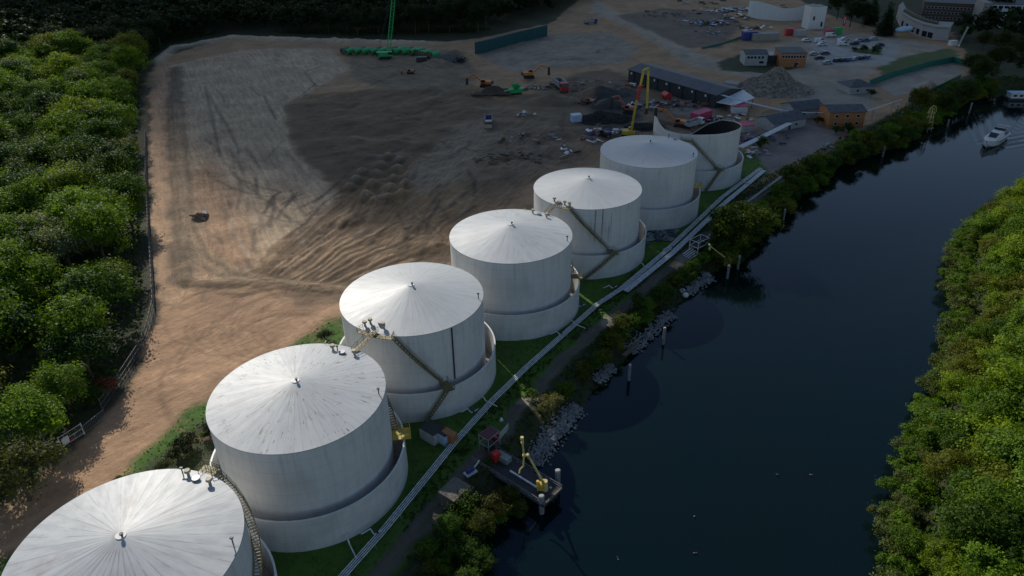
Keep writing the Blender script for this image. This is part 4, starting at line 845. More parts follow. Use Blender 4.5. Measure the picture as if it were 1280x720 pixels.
t, L = block('office_block', 'long brown office block with rows of windows at the top edge', 'office block', (1150, 26), (1222, 30), 22, 12, BRN, SLATE, 'flat', 0, .5, [((i+.5)/16, 2.5+3.3*j, 1.9, 1.4) for i in range(16) for j in range(3)])
block('office_block', 'white banded office wing at the top right corner', 'office block', (1232, 34), (1300, 36), 22, 14, WHITE, SLATE, 'flat', 0, .5, [((i+.5)/9, 2.5+3.4*j, 3.2, 1.8) for i in range(9) for j in range(4)])
block('stair_tower', 'pale concrete stair tower between the two office wings', 'stair tower', (1222, 34), (1231, 34), 12, 15, CONC, CONC, 'flat')
# curved low building
t = thing('curved_building', 'curved white two storey building with dark openings and roof terrace', 'building', G(1120, 38)); o0 = G(1120, 38)
arc = [G(x, y)-o0 for x, y in ((1120, 22), (1124, 32), (1136, 40), (1150, 46), (1166, 50), (1184, 51))]
m = MB(); bk_ = [p+Vector((9, 14, 0)) for p in arc]; m.slab(arc+bk_[::-1], 0, 7.5); m.build('wall', pm('aged white render', (.42, .41, .4), .8, 0, .1), t)
m = MB(); m.slab([p+Vector((-.7, -.9, 0)) for p in arc]+[p+Vector((.8, .8, 0)) for p in bk_[::-1]], 7.5, 8.1); m.build('roof', CONC, t)
m = MB(); m.slab([p+Vector((3, 5, 0)) for p in arc[1:5]]+[p+Vector((-2, -3, 0)) for p in bk_[4:0:-1]], 8.1, 8.9); m.build('planter', pm('planting', (.06, .06, .02), .9), t)
for i in range(1, 4):
    a, b_ = arc[i], arc[i+1]
    for u in (.25, .7):
        p = a.lerp(b_, u)+Vector((-.02, -.15, 2.4)); MB().box(p, (3.6, .3, 3.2), math.atan2((b_-a).y, (b_-a).x)).build('window', GLASS, t)
# ruined white rotunda (half demolished tanks)
p0 = G(985, 22); t = thing('ruined_tank', 'curved white wall of a demolished tank at the top of the view', 'ruined tank', p0)
def arcwall(root, cx, cy, r, a0, a1, hf, mat, name='wall', n=40, th=.3):
    m = MB()
    for i in range(n):
        aa, ab = a0+(a1-a0)*i/n, a0+(a1-a0)*(i+1)/n; h0, h1 = hf(i/n), hf((i+1)/n)
        q = [(cx+(r)*math.cos(aa), cy+r*math.sin(aa)), (cx+r*math.cos(ab), cy+r*math.sin(ab)), (cx+(r-th)*math.cos(ab), cy+(r-th)*math.sin(ab)), (cx+(r-th)*math.cos(aa), cy+(r-th)*math.sin(aa))]
        m.add([(*p, -.2) for p in q]+[(*q[0], h0), (*q[1], h1), (*q[2], h1), (*q[3], h0)], [(0, 1, 5, 4), (2, 3, 7, 6), (4, 5, 6, 7), (1, 2, 6, 5), (3, 0, 4, 7)])
    return m.build(name, mat, root)
arcwall(t, -3, 12, 24, R(190), R(330), lambda u: 10.5-2*u+1.2*math.sin(u*9), WHITE)
m = MB(); rs7 = random.Random(5)
for i in range(40): m.box((rs7.uniform(-18, 12), rs7.uniform(-4, 22), rs7.uniform(.3, 5)), (rs7.uniform(2, 7), rs7.uniform(.3, 1.5), .3), rs7.uniform(0, 3), ('X', rs7.uniform(-.5, .5)))
m.build('scrap', RUST, t)
MB().box((9.5, -9.5, 2.5), (2.6, .8, 5), R(35)).build('opening', DARKM, t)
p0 = G(1018, 36); t = thing('concrete_tower', 'stained white square concrete shaft right of the curved wall', 'tower', p0, R(8)); MB().box((0, 3, 7), (11, 9, 14)).build('wall', WHITE, t); MB().box((0, 3, 14.1), (9.6, 7.6, .3)).build('roof', CONC, t); MB().box((3.5, -1.55, 3), (1.2, .2, 3)).build('window', GLASS, t)
MB().box((-2.5, -1.55, 7), (1.2, .2, 2.4)).build('window', GLASS, t)
# small site boxes
def container(name, px, py, rz, d, mat, label, cat='container', z=None, ribs=True, roofm=None):
    p = G(px, py); p.z = hz(p) if z is None else z; t = thing(name, label, cat, p, rz); m = MB(); m.box((0, 0, d[2]/2+.1), d)
    if ribs:
        n = int(d[0]/.8)
        for i in range(n):
            for s in (-1, 1): m.box((-d[0]/2+(i+.5)*d[0]/n, s*(d[1]/2+.03), d[2]/2+.1), (.25, .08, d[2]*.86))
    m.build('body', mat, t); m = MB(); m.box((0, 0, d[2]+.16), (d[0]*1.01, d[1]*1.03, .12)); m.build('roof', roofm or mat, t)
    m = MB()
    for s in (-1, 1): m.box((d[0]/2+.05, s*d[1]*.24, d[2]/2+.1), (.08, d[1]*.44, d[2]*.88))
    m.build('door', mat, t)
    return t
container('container', 876, 150, hd((865, 150), (890, 142)), (10, 4.2, 3.8), PINK, 'faded pink red container behind the roofless tank')
container('container', 988, 44, .1, (7, 3, 4), RED, 'red container under the curved white ruin')
container('container', 999, 45, .1, (7.5, 3.2, 3.6), GRYW, 'pale grey container right of the red one')
container('container', 1036, 44, .1, (6, 3, 3.4), PINK, 'dull red container beside the car park')
container('container', 1045, 43, .1, (6, 3, 4), GRN, 'green container next to the red banner')
container('container', 936, 50, .1, (9, 4, 5), BLUE, 'blue tarpaulined container left of the flat roofed pavilion')
container('container', 955, 50, .05, (17, 6, 4.2), CONC, 'beige flat topped site hut behind the grey office')
container('container', 720, 152, .2, (4.2, 3.4, 3.), LBLUE, 'pale blue site box between the dump truck and the dark heap')
container('container', 527, 77, .1, (6, 2.6, 2.6), DARKM, 'dark blue generator box beside the green barrels')
container('hut', 569, 625, R(52), (4.6, 3.8, 2.6), pm('brown concrete', (.17, .15, .125), .9), 'beige flat roofed concrete hut beside the track below the jetty', 'hut', None, False)
container('shed', 541, 548, R(50), (3.2, 4, 2.6), GRYW, 'grey hut with dark roof tucked beside the pipes', 'shed', None, False, DARKM)
container('shed', 554, 550, R(50), (2.4, 3.6, 2.5), LBLUE, 'pale blue box between the grey hut and the orange cabinet', 'shed', None, False, DARKM)
container('cabinet', 562, 553, R(50), (1.6, 3.2, 2.5), pm('orange wood', (.4, .18, .07)), 'orange brown cabinet nearest the pipe run', 'cabinet', None, False)
# pallets / sheets stacked beside tank five
for i in range(16):
    px, py = 815+(i % 5)*7-(i//5)*3, 290+(i//5)*5+rnd.uniform(-1, 1); p = G(px, py); t = thing('pallet', 'grey pallet lying in the stack beside the fifth tank', 'pallet', (p.x, p.y, .1+.0*i), rnd.uniform(.3, 1.2), 'pallets beside the fifth tank')
    m = MB()
    for j in range(5): m.box((0, -1+j*.5, .3), (2.6, .3, .06))
    m.build('board', GREYM if i % 3 else TEAL, t); m = MB()
    for j in (-1, 0, 1): m.box((j*1.1, 0, .16), (.15, 2.2, .2))
    m.build('bearer', WOOD, t)
# ------------------------------------------------------------------ fences
def fence(name, label, pxs, h, mat, sheet=True, step=3., ribs=0., thick=.12, lean=0.):
    pts = [G(x, y) for x, y in pxs]; o = pts[0].copy(); t = thing(name, label, 'fence', o); pts = [p-o for p in pts]; m = MB()
    for a, b_ in zip(pts[:-1], pts[1:]):
        L = (b_-a).length; d = (b_-a).normalized(); nn = Vector((-d.y, d.x, 0))
        if sheet: m.bar(a+Vector((0, 0, h/2)), b_+Vector((0, 0, h/2)), thick, h)
        else:
            for z_ in (.15, h*.5, h): m.bar(a+Vector((0, 0, z_)), b_+Vector((0, 0, z_)), .05, .06)
            k = int(L/.5)
            for i in range(k): q = a.lerp(b_, i/k); m.bar(q+Vector((0, 0, .1)), q+Vector((0, 0, h)), .03, .03)
        if ribs:
            k = int(L/ribs)
            for i in range(k): q = a.lerp(b_, (i+.5)/k)-nn*.2; m.box(q+Vector((0, 0, h/2)), (.5, .3, h), math.atan2(d.y, d.x))
        k = max(1, int(L/step))
        for i in range(k+1):
            q = a.lerp(b_, i/k); pp = MB(); pp.cyl(q-Vector((0, 0, .3)), q+Vector((0, 0, h+.3)), .07, n=6)
            if lean: pp.cyl(q+Vector((0, 0, h+.3)), q+Vector((0, 0, h+.3))+nn*lean+Vector((0, 0, .5)), .05, n=5)
            pp.build('post', mat if not sheet else DARKM, t)
    m.build('panel', mat, t); return t
fence('wire_fence', 'wire mesh fence between the wood and the sandy track', [(183, 170), (184, 240), (188, 300), (191, 345), (193, 385), (186, 415), (176, 440), (160, 465), (140, 495), (128, 512)], 2.6, pm('weathered wire', (.16, .165, .17), .6), False, 3., lean=.9)
fence('sheeted_fence', 'dark green sheeted fence above the fenced sand yard', [(1086, 108), (1112, 98), (1160, 84), (1190, 78), (1230, 90)], 3.2, DGRN, True)
fence('sheeted_fence', 'dark green sheeted fence along the canal side of the sand yard', [(1135, 128), (1165, 116), (1200, 99)], 2.4, DGRN, True)
fence('sheet_wall', 'teal corrugated sheet pile wall at the edge of the dark wood', [(594, 68), (612, 64), (640, 56), (684, 45)], 7., TEAL, True, 3., .0+1.6, .3)
fence('wire_fence', 'white sand bag barrier line with posts at the far corner of the pit', [(215, 64), (232, 60), (262, 55)], 1.2, CONC, True)
fence('hedge_fence', 'long green edging strip left of the grey office', [(877, 62), (902, 56), (935, 45)], 1.2, DGRN, True)
# gate lower left
p = G(92, 552); t = thing('gate', 'grey steel gate frame with sign at the end of the wire fence', 'gate', p, hd((80, 556), (108, 538)))
m = MB()
for x in (-2.4, 2.4): m.cyl((x, 0, 0), (x, 0, 3), .1)
for z_ in (.4, 1.6, 2.8): m.bar((-2.4, 0, z_), (2.4, 0, z_), .08, .08)
m.build('frame', WHITE, t); m = MB()
for i in range(12): m.bar((-2.2+i*.4, 0, .4), (-2.2+i*.4, 0, 2.8), .03, .03)
m.build('bar', GREYM, t); MB().box((-1.3, -.1, 1.4), (1.4, .05, 1.6)).build('sign', WHITE, t); MB().box((-.1, -.1, .9), (.5, .06, .5)).build('sign', RED, t)
t = thing('gate', 'leaning mesh fence panel beside the gate', 'fence panel', G(118, 532), hd((105, 540), (130, 520))); m = MB()
for z_ in (.1, 2.2): m.bar((-2.8, -z_*.2, z_), (2.8, -z_*.2, z_), .08, .08)
for i in range(15): m.bar((-2.8+i*.4, 0, .1), (-2.8+i*.4, -.44, 2.2), .04, .04)
m.build('mesh', GREYM, t)
# ------------------------------------------------------------------ machines
def excavator(px, py, rz, mat, label, pose=((1.2, 1.8), (4.8, 5.2), (7.6, 3.6), (8, .9)), s=1., arm=None, name='excavator', dz=0, tool='bucket', aw=.5):
    p = G(px, py); p.z = hz(p)+dz; t = thing(name, label, 'excavator', p, rz); t.scale = (s, s, s); arm = arm or mat
    for sy in (-1, 1):
        m = MB(); m.prism([(-2.3, .35), (-1.9, 0), (1.9, 0), (2.3, .35), (2.3, .65), (1.9, 1), (-1.9, 1), (-2.3, .65)], sy*1.35-.32, sy*1.35+.32); m.build('track', RUB, t)
    m = MB(); m.box((0, 0, .95), (2, 2.1, .5)); m.cyl((0, 0, 1.1), (0, 0, 1.4), .9, n=16); m.build('undercarriage', DARKM, t)
    m = MB(); m.prism([(-2.6, 1.4), (1.6, 1.4), (1.6, 2.2), (-.2, 2.5), (-2.3, 2.5), (-2.7, 2.2)], -1.4, 1.4); m.build('body', mat, t)
    m = MB(); m.prism([(-3.3, 1.5), (-2.5, 1.4), (-2.5, 2.7), (-3.1, 2.6)], -1.35, 1.35); m.build('counterweight', DARKM, t)
    m = MB(); m.prism([(-.1, 1.4), (1.7, 1.4), (1.9, 2.2), (1.3, 3.2), (-.1, 3.2)], .45, 1.4); c = m.build('cab', mat, t)
    m = MB(); m.prism([(.1, 2.1), (1.86, 2.2), (1.32, 3.08), (.1, 3.08)], .42, 1.43); m.build('window', GLASS, c)
    q = [Vector((a, -.1, b_)) for a, b_ in pose]; names = ['boom']+['boom']*(len(q)-4)+['stick']
    for i in range(len(q)-2):
        m = MB(); m.bar(q[i], q[i+1], aw, aw*1.25); m.cyl(q[i+1]+Vector((0, -aw*.7, 0)), q[i+1]+Vector((0, aw*.7, 0)), aw*.5, n=10); m.build(names[i] if i < len(names) else 'stick', arm if i < len(q)-3 or len(q) < 5 else mat, t)
    if len(q) > 5: a_, b_ = q[1].lerp(q[2], .25), q[1].lerp(q[2], .62); m = MB(); m.bar(a_, b_, aw*1.12, aw*1.4); m.build('boom_section', RED, t)
    e, f = q[-2], q[-1]; m = MB(); d = (f-e).normalized(); nn = Vector((-d.z, 0, d.x))
    m.add([e+Vector((0, -.7, 0))+nn*.3, e+Vector((0, .7, 0))+nn*.3, f+Vector((0, .7, 0))+nn*.2, f+Vector((0, -.7, 0))+nn*.2, f+Vector((0, -.6, 0))-nn*.9, f+Vector((0, .6, 0))-nn*.9, e+Vector((0, .6, 0))-nn*.5, e+Vector((0, -.6, 0))-nn*.5], [(0, 1, 2, 3), (0, 3, 4, 7), (1, 2, 5, 6), (7, 6, 1, 0), (4, 5, 6, 7)]); m.build(tool, DARKM, t)
    m = MB(); m.cyl((.9, -.1, 1.7), q[0].lerp(q[1], .55)-Vector((0, 0, .3)), .12, n=8); m.cyl(q[0].lerp(q[1], .7)+Vector((0, 0, .4)), q[1].lerp(q[2], .25)+Vector((0, 0, .35)), .12, n=8); m.build('hydraulic_ram', DARKM, t)
    return t
excavator(607, 108, math.pi-.1, ORG, 'orange excavator digging left with its boom arched over a small heap', s=1.25)
excavator(661, 100, .1, ORG, 'orange excavator reaching right beside the grey tipper truck', ((1.2, 1.8), (5, 5), (8.5, 4.2), (8.8, 1.)), 1.25, dz=1)
excavator(513, 92, math.pi+.2, pm('brick orange paint', (.45, .17, .08)), 'small orange excavator alone on the open ground below the green barrels', ((1.2, 1.8), (3.6, 3.2), (5.6, 1.8), (5.9, .4)), .85)
excavator(738, 130, 2.6, pm('brick orange paint', (.45, .17, .08)), 'small red and white excavator on the dark heap', ((1.2, 1.8), (3.6, 3.2), (5.6, 1.8), (5.9, .4)), .8)
excavator(786, 142, 2.9, pm('washed red paint', (.42, .13, .09)), 'red excavator with arm bent down left of the tall yellow boom', ((1.2, 1.8), (4.4, 6.4), (6.8, 5.6), (7.2, 1.2)), 1.15, dz=.5)
excavator(850, 158, 2.75, ORG, 'orange excavator with claw behind the cut rim of the demolished tank', ((1.2, 1.8), (6.2, 5.4), (9.4, 6.2), (9.8, 3.)), 1.15, tool='grapple')
excavator(786, 172, .0, YEL, 'tall yellow long reach demolition excavator behind the sixth tank', ((.6, 1.8), (1.3, 9), (3.1, 21.), (4.5, 21.6), (5.0, 9.4), (5.0, 7.6)), 1.3, aw=.5, name='demolition_excavator', tool='shear')
excavator(755, 170, 2.6, DARKM, 'dark machine with white debris at its side left of the sixth tank', ((1.2, 1.8), (3.6, 2.9), (5.6, 1.9), (5.9, .5)), .9, arm=ORG)
excavator(576, 78, 3.9, DARKM, 'small dark excavator at the foot of the teal sheet wall', ((1.2, 1.8), (3.8, 3.6), (5.6, 1.4), (5.7, .3)), .9, dz=.5)
# crusher
p = G(645, 118); t = thing('crusher', 'green crushing machine with conveyor beside the orange excavator', 'crusher', (p.x, p.y, hz(p)), .3)
MB().box((0, 0, 1.8), (7, 2.6, 1.8)).build('body', GRN, t); MB().add([(-2, -2, 4.6), (2, -2, 4.6), (2, 2, 4.6), (-2, 2, 4.6), (-1, -1, 2.7), (1, -1, 2.7), (1, 1, 2.7), (-1, 1, 2.7)], [(0, 1, 5, 4), (1, 2, 6, 5), (2, 3, 7, 6), (3, 0, 4, 7)]).build('hopper', GRN, t); MB().bar((2.5, 0, 1.5), (10, 0, 5), 1.2, .3).build('conveyor', DARKM, t); MB().bar((-2.5, 0, 2.5), (-8, 1, 1.2), 1.2, .3).build('conveyor', GRN, t)
for s in (-1, 1): MB().prism([(-2.6, .3), (-2.2, 0), (2.2, 0), (2.6, .3), (2.2, .9), (-2.2, .9)], s*1.2-.3, s*1.2+.3).build('track', RUB, t)
def wheel(m_par, x, y, r, w_=.35):
    m = MB(); m.cyl((x, y-w_/2, r), (x, y+w_/2, r), r, n=14); o = m.build('wheel', RUB, m_par); m = MB(); m.cyl((x, y-w_/2-.02, r), (x, y+w_/2+.02, r), r*.5, n=10); m.build('rim', GREYM, o)
def truck(px, py, rz, cabm, bodym, label, s=1., name='tipper_truck'):
    p = G(px, py); p.z = hz(p); t = thing(name, label, 'truck', p, rz); t.scale = (s, s, s)
    MB().box((-.5, 0, 1.0), (8.5, 1., .35)).build('chassis', DARKM, t)
    m = MB(); m.prism([(2.6, .7), (4.6, .7), (4.7, 2), (4.4, 3.2), (2.6, 3.2)], -1.25, 1.25); c = m.build('cab', cabm, t); m = MB(); m.prism([(3.2, 2.05), (4.74, 2.05), (4.46, 3.), (3.2, 3.)], -1.28, 1.28); m.build('window', GLASS, c)
    m = MB(); h_ = .12
    for s_ in (-1, 1): m.prism([(-4.8, 1.3), (2.3, 1.3), (2.4, 3.2), (-5, 2.9)], s_*1.3-h_, s_*1.3+h_)
    m.box((-1.2, 0, 1.35), (7, 2.5, .15)); m.box((2.35, 0, 2.3), (.15, 2.6, 1.9)); m.box((-4.85, 0, 2.1), (.12, 2.5, 1.5)); m.build('tipper_body', bodym, t)
    for x in (3.6, -2, -3.4):
        for y in (-1.1, 1.1): wheel(t, x, y, .55)
    return t
truck(701, 112, hd((690, 100), (708, 116)), RED, GREYM, 'tipper truck with red cab and grey body beside the second orange excavator', 1.5)
truck(611, 158, hd((611, 150), (611, 162)), pm('beige paint', (.5, .45, .33)), pm('purple paint', (.18, .13, .3)), 'beige and purple dump truck driving towards the tanks on bare soil', 1.15, 'dump_truck')
truck(738, 30, .3, BLUE, GREYM, 'blue lorry at the edge of the dark wood', 1.)
truck(868, 158, hd((855, 160), (880, 152)), WHITE, GRYW, 'pale grey lorry parked behind the demolished tank', 1.05, 'lorry')
# red vehicle under hall
p = G(833, 124); t = thing('drum', 'red round tank end in the open front of the long hall', 'drum', (p.x, p.y, 0), .3); MB().cyl((0, -2, 1.8), (0, 2.5, 1.8), 1.6, n=20).build('barrel', RED, t); MB().box((0, 0, .2), (2.4, 4, .4)).build('cradle', DARKM, t)
# crane
p = G(482, 73); t = thing('crawler_crane', 'bright green crawler crane with lattice boom before the dark wood', 'crane', (p.x, p.y, hz(p)), 0)
for s in (-1, 1): MB().prism([(-3.6, .5), (-3, 0), (3, 0), (3.6, .5), (3, 1.3), (-3, 1.3)], s*2.4-.5, s*2.4+.5).build('track', RUB, t)
MB().box((-.6, 0, 2.6), (8.6, 3.6, 2.4)).build('body', GRN, t); MB().box((-4.4, 0, 2.6), (1.2, 4.2, 2.2)).build('counterweight', DARKM, t); c = MB().box((3.2, -1.7, 2.9), (2.4, 1.6, 2.4)).build('cab', GRN, t); MB().box((3.3, -1.7, 3.3), (2.3, 1.7, 1.3)).build('window', GLASS, c)
m = MB(); b0, b1 = Vector((2, 0, 3.2)), Vector((11, 6, 52)); dv = b1-b0; d = dv.normalized(); e1 = d.cross(Vector((0, 1, 0))).normalized(); e2 = d.cross(e1)
wd = .95; cor = [e1*wd+e2*wd, e1*wd-e2*wd, -e1*wd-e2*wd, -e1*wd+e2*wd]
for c_ in cor: m.cyl(b0+c_*.3, b0+dv*.08+c_, .13, n=5); m.cyl(b0+dv*.08+c_, b1+c_, .13, n=5)
for i in range(24):
    for j in range(4): m.cyl(b0+dv*(.08+.038*i)+cor[j], b0+dv*(.08+.038*(i+1))+cor[(j+1) % 4], .08, n=4)
m.build('boom', GRN, t); m = MB(); m.cyl((-4, 0, 3.6), b0+dv*.75, .06, n=4); m.cyl((-4, .5, 3.6), b1, .06, n=4); m.build('cable', DARKM, t)
# green barrels
for i in range(26):
    if i < 18: px, py = 432+i*5.0, 66+1.6*(i % 2)
    else: px, py = 520+(i-18)*3.4, 66+(i-18)*1.1
    p = G(px, py); t = thing('barrel_roll', 'green wrapped roll on its side in the long row at the wood edge', 'roll', (p.x, p.y, max(0, hz(p))), .9+rnd.uniform(-.15, .15), 'green rolls along the wood edge'); m = MB(); m.cyl((-3.2, 0, 1.7), (3.2, 0, 1.7), 1.7, 1.5, 12); m.build('wrap', GRN if i % 4 else DGRN, t); m = MB(); m.cyl((-3.3, 0, 1.7), (-3.2, 0, 1.7), 1.3, n=12); m.build('core', RUST, t)
# cars
def car_proto(mat, van=False):
    t = thing('parked_car', '', 'car', (0, 0, 0)); L_ = 2.3
    prof = [(-L_, .35), (L_, .35), (L_+.02, .8), (1.3, 1.0), (.6, 1.5), (-1.3, 1.5), (-2.1, 1.0), (-L_, .9)] if not van else [(-2.5, .35), (2.5, .35), (2.5, 1.1), (1.9, 1.3), (1.4, 2.1), (-2.5, 2.1)]
    m = MB(); m.prism(prof, -.9, .9); m.build('body', mat, t); m = MB(); m.prism([(1.22, 1.03), (.62, 1.44), (-1.25, 1.44), (-1.9, 1.04)] if not van else [(1.8, 1.35), (1.42, 2.0), (.2, 2.0), (.2, 1.35)], -.93, .93); m.build('window', GLASS, t)
    for x in (-1.45, 1.45):
        for y in (-.8, .8): wheel(t, x, y, .34, .24)
    return t
protos = {'white': car_proto(WHITE), 'white van': car_proto(WHITE, True), 'dark': car_proto(pm('dark car paint', (.03, .035, .05), .25)), 'blue': car_proto(pm('blue car paint', (.06, .09, .2), .25)), 'silver': car_proto(pm('silver car paint', (.35, .37, .4), .25))}
used = set()
def car(kind, px, py, rz, label, s=1.25):
    p = G(px, py); p.z = hz(p)+.02; pr = protos[kind]
    if kind not in used: used.add(kind); pr.location = p; pr.rotation_euler[2] = rz; pr['label'] = label; pr['group'] = 'cars on the car park'; pr.scale = (s, s, s); return
    dup(pr, p, rz, label, 'cars on the car park', s)
for a in [('white van', 1024, 53, .2, 'white van at the left front of the white vehicles'), ('white', 1027, 57, .2, 'white car just in front of the left white van'), ('white van', 1038, 46, .2, 'white van at the back by the dull red container'), ('white', 1048, 52, 1.2, 'white car in the middle of the white vehicles'), ('white van', 1053, 57, .1, 'white van at the right front of the white vehicles'), ('white', 1056, 50, .3, 'white car behind the right white van'),
          ('dark', 1024, 74, .1, 'dark car just right of the orange office'), ('silver', 1017, 69, .1, 'silver car close beside the orange office'), ('dark', 1045, 77, .9, 'dark car leftmost of the hedge side row'), ('dark', 1053, 76.5, .9, 'dark car second from the left in the hedge side row'), ('blue', 1060, 76, .9, 'blue car in the middle of the hedge side row'), ('silver', 1067, 75, .9, 'silver car in the hedge side row'), ('dark', 1076, 74, .9, 'dark car second from the right in the hedge side row'), ('blue', 1084, 73, .9, 'blue car rightmost of the hedge side row'),
          ('dark', 1068, 56, .2, 'dark car left of the pair on the right of the white vehicles'), ('silver', 1074, 52, .2, 'silver car beyond the right white van'), ('blue', 1082, 52, .2, 'blue car at the right end behind the planted island'), ('silver', 1034, 80, .2, 'silver car below the dark one near the orange office')          , ('silver', 1092, 50, .2, 'silver car parked alone beyond the planted island'), ('dark', 1100, 58, .4, 'dark car alone on the grey yard right of the island'), ('white', 1008, 52, .1, 'white car below the pale grey container'), ('blue', 1031, 68, .1, 'blue car above the dark ones beside the orange office')]: car(*a)
for k_, pr in protos.items():
    if k_ not in used: bpy.data.objects.remove(pr)
t = thing('banner', 'tall red banner with a white streak beside the car park', 'banner', G(1052, 36)); MB().cyl((0, 0, 0), (0, 0, 8.5), .1).build('pole', GREYM, t); MB().box((.95, 0, 5.2), (1.7, .06, 6)).build('cloth', RED, t); MB().box((.95, -.05, 5.4), (.5, .05, 4)).build('stripe', WHITE, t)
t = thing('barrier', 'white raised lattice barrier beside the small white cabin', 'barrier', G(1198, 58), .3); MB().box((0, 0, .6), (1, 1, 1.2)).build('base', WHITE, t); m = MB(); [m.cyl((0, y, 1), (3.2, y, 11), .12, n=5) for y in (-.4, .4)]; [m.cyl((.32*i, -.4, 1+i), (.32*i+.3, .4, 2+i), .08, n=4) for i in range(10)]; m.build('arm', WHITE, t)
container('cabin', 1190, 57, .2, (4, 3, 2.8), WHITE, 'small white gate cabin beside the raised barrier', 'cabin', None, False)
# streamlined white airship-like body
t = thing('display_hull', 'white streamlined hull with blue nose lifted on a yellow stand', 'hull', G(1128, 46), .35); m = MB(); prof = [(-7, .3), (-6, 1.2), (-3, 1.9), (1, 2.1), (5, 1.8), (7, 1.1), (7.8, .3)]; n = 14; vs = []
for x, r_ in prof: vs += [(x, r_*math.cos(2*math.pi*i/n)*1.1, 4.6+r_*math.sin(2*math.pi*i/n)*.8) for i in range(n)]
m.add(vs, [(k*n+i, k*n+(i+1) % n, (k+1)*n+(i+1) % n, (k+1)*n+i) for k in range(6) for i in range(n)]+[tuple(range(n)), tuple(range(6*n, 7*n))]); m.build('hull', LBLUE, t, smooth=True); MB().box((5.5, 0, 4.9), (2.4, 3.8, .6)).build('window', GLASS, t); MB().cyl((0, 0, 0), (0, 0, 3.2), .5, .8).build('stand', YEL, t)
# ------------------------------------------------------------------ heaps and debris
def heap(px, py, rx, ry, h_, mat, name, label, n=2600, s=.5, seed=1, cat='heap'):
    p = G(px, py); rs = np.random.RandomState(seed); mb = MB(); N = 40; vs = []; hf = lambda u, v: h_*max(0, 1-math.hypot(u, v)**1.25)*(.85+.3*math.sin(u*5+seed)*math.cos(v*4))
    for i in range(N+1):
        for j in range(N+1): u, v = -1.1+2.2*i/N, -1.1+2.2*j/N; vs.append((u*rx, v*ry, hf(u, v)+rs.uniform(-.15, .15)-.3))
    mb.add(vs, [(i*(N+1)+j, (i+1)*(N+1)+j, (i+1)*(N+1)+j+1, i*(N+1)+j+1) for i in range(N) for j in range(N)])
    for k in range(n):
        u, v = rs.normal(0, .45, 2)
        if u*u+v*v > 1.1: continue
        c = Vector((u*rx, v*ry, hf(u, v)-.2)); r_ = s*rs.uniform(.4, 1.5); q = Matrix.Rotation(rs.uniform(0, 6), 3, 'Z') @ Matrix.Rotation(rs.uniform(0, 6), 3, 'X')
        mb.add([c+q @ (Vector(w_)*r_*rs.uniform(.7, 1.15)) for w_ in ico], ifc)
    o = mb.build(name, mat); o.location = (p.x, p.y, hz(p)); return tag(o, label, cat)
heap(966, 112, 20, 16, 10, pm('rubble', (.3, .26, .21), .9, 0, .5, .6), 'rubble_heap', 'large pale rubble heap in front of the orange clad office')
heap(755, 150, 13, 8, 4, pm('dark scrap', (.03, .03, .032), .8, 0, .5), 'scrap_heap', 'black scrap heap left of the tall yellow boom', 900, .6, 3)
heap(805, 160, 10, 5, 2.5, pm('dark scrap', (.03, .03, .032)), 'scrap_heap', 'black scrap heap between the yellow boom and the tank spike', 500, .5, 4)
heap(560, 76, 13, 7, 5, pm('grey spoil', (.16, .16, .155), .9, 0, .4), 'spoil_heap', 'grey spoil heap right of the green rolls', 500, .4, 5)
heap(614, 118, 9, 5, 3, pm('brown spoil', (.1, .08, .06), .9), 'spoil_heap', 'small brown spoil heap under the arched orange boom', 300, .3, 6)
def debris(px, py, n, spread, mats, label, seed, s=1.):
    rs = random.Random(seed); p = G(px, py); t = thing('debris_pile', label, 'debris', (p.x, p.y, hz(p)))
    for k, mt in enumerate(mats):
        for i in range(n):
            x, y = rs.gauss(0, spread[0]), rs.gauss(0, spread[1]); r_ = s*rs.uniform(.6, 2.2); m = MB()
            m.box((x, y, rs.uniform(.2, 1.4)), (r_*1.6, r_*.6, .12+.2*rs.random()), rs.uniform(0, 3.1), ('X', rs.uniform(-.7, .7)))
            m.build(('sheet', 'beam', 'scrap')[k % 3], mt, t)
debris(900, 14, 26, (9, 6), (WHITE, DARKM), 'white and dark wreckage nearest the curved ruin', 1, 1.4)
debris(886, 30, 26, (8, 5), (LBLUE, RUST, DARKM), 'tangle of pale blue sheets and iron on the brown ground', 2, 1.3)
debris(918, 12, 16, (7, 4), (LBLUE, DARKM), 'pale blue sheets lying further back near the ruin', 3, 1.4)
debris(868, 4, 14, (10, 4), (GRYW, DARKM), 'scattered grey sheets at the top edge', 4, 1.4)
debris(945, 36, 14, (9, 3), (RUST, WHITE), 'rusty beams and white blocks before the ruin', 5, 1.2)
debris(890, 42, 12, (5, 3), (GRYW, BLUE), 'small grey blocks by the green edging strip', 6)
debris(650, 148, 7, (3.5, 1.6), (WHITE,), 'white sheets flung on dark soil right of the dump truck', 7, 1.2)
debris(706, 195, 8, (1.2, 3), (WHITE,), 'torn white sheet lying left of the sixth tank', 8, .9)
debris(738, 177, 8, (3, 1.6), (WHITE, RUST), 'white panels and rusty iron just left of the sixth tank roof', 9, 1.1)
debris(733, 128, 14, (6, 3), (DARKM, RUST), 'dark scrap strewn below the grey track', 10)
debris(760, 168, 14, (5, 3), (BLUE, DARKM, WHITE), 'mixed dark blue scrap under the yellow excavator', 11)
debris(905, 150, 16, (8, 3), (DARKM, RUST, WHITE), 'mixed scrap between the pink container and the white cabin', 12)
debris(830, 108, 14, (9, 2), (WHITE, DARKM, RED), 'pale drums and machine parts under the hall front', 13)
debris(860, 132, 20, (10, 3), (DARKM, RUST, GREYM), 'dark machine parts at the right end of the hall front', 14)
debris(950, 176, 12, (6, 2.5), (DARKM, BLUE), 'dark junk under the raised white pipes', 15)
debris(1040, 185, 6, (3, 2), (STONE,), 'pale stones on the grass below the orange house', 16)
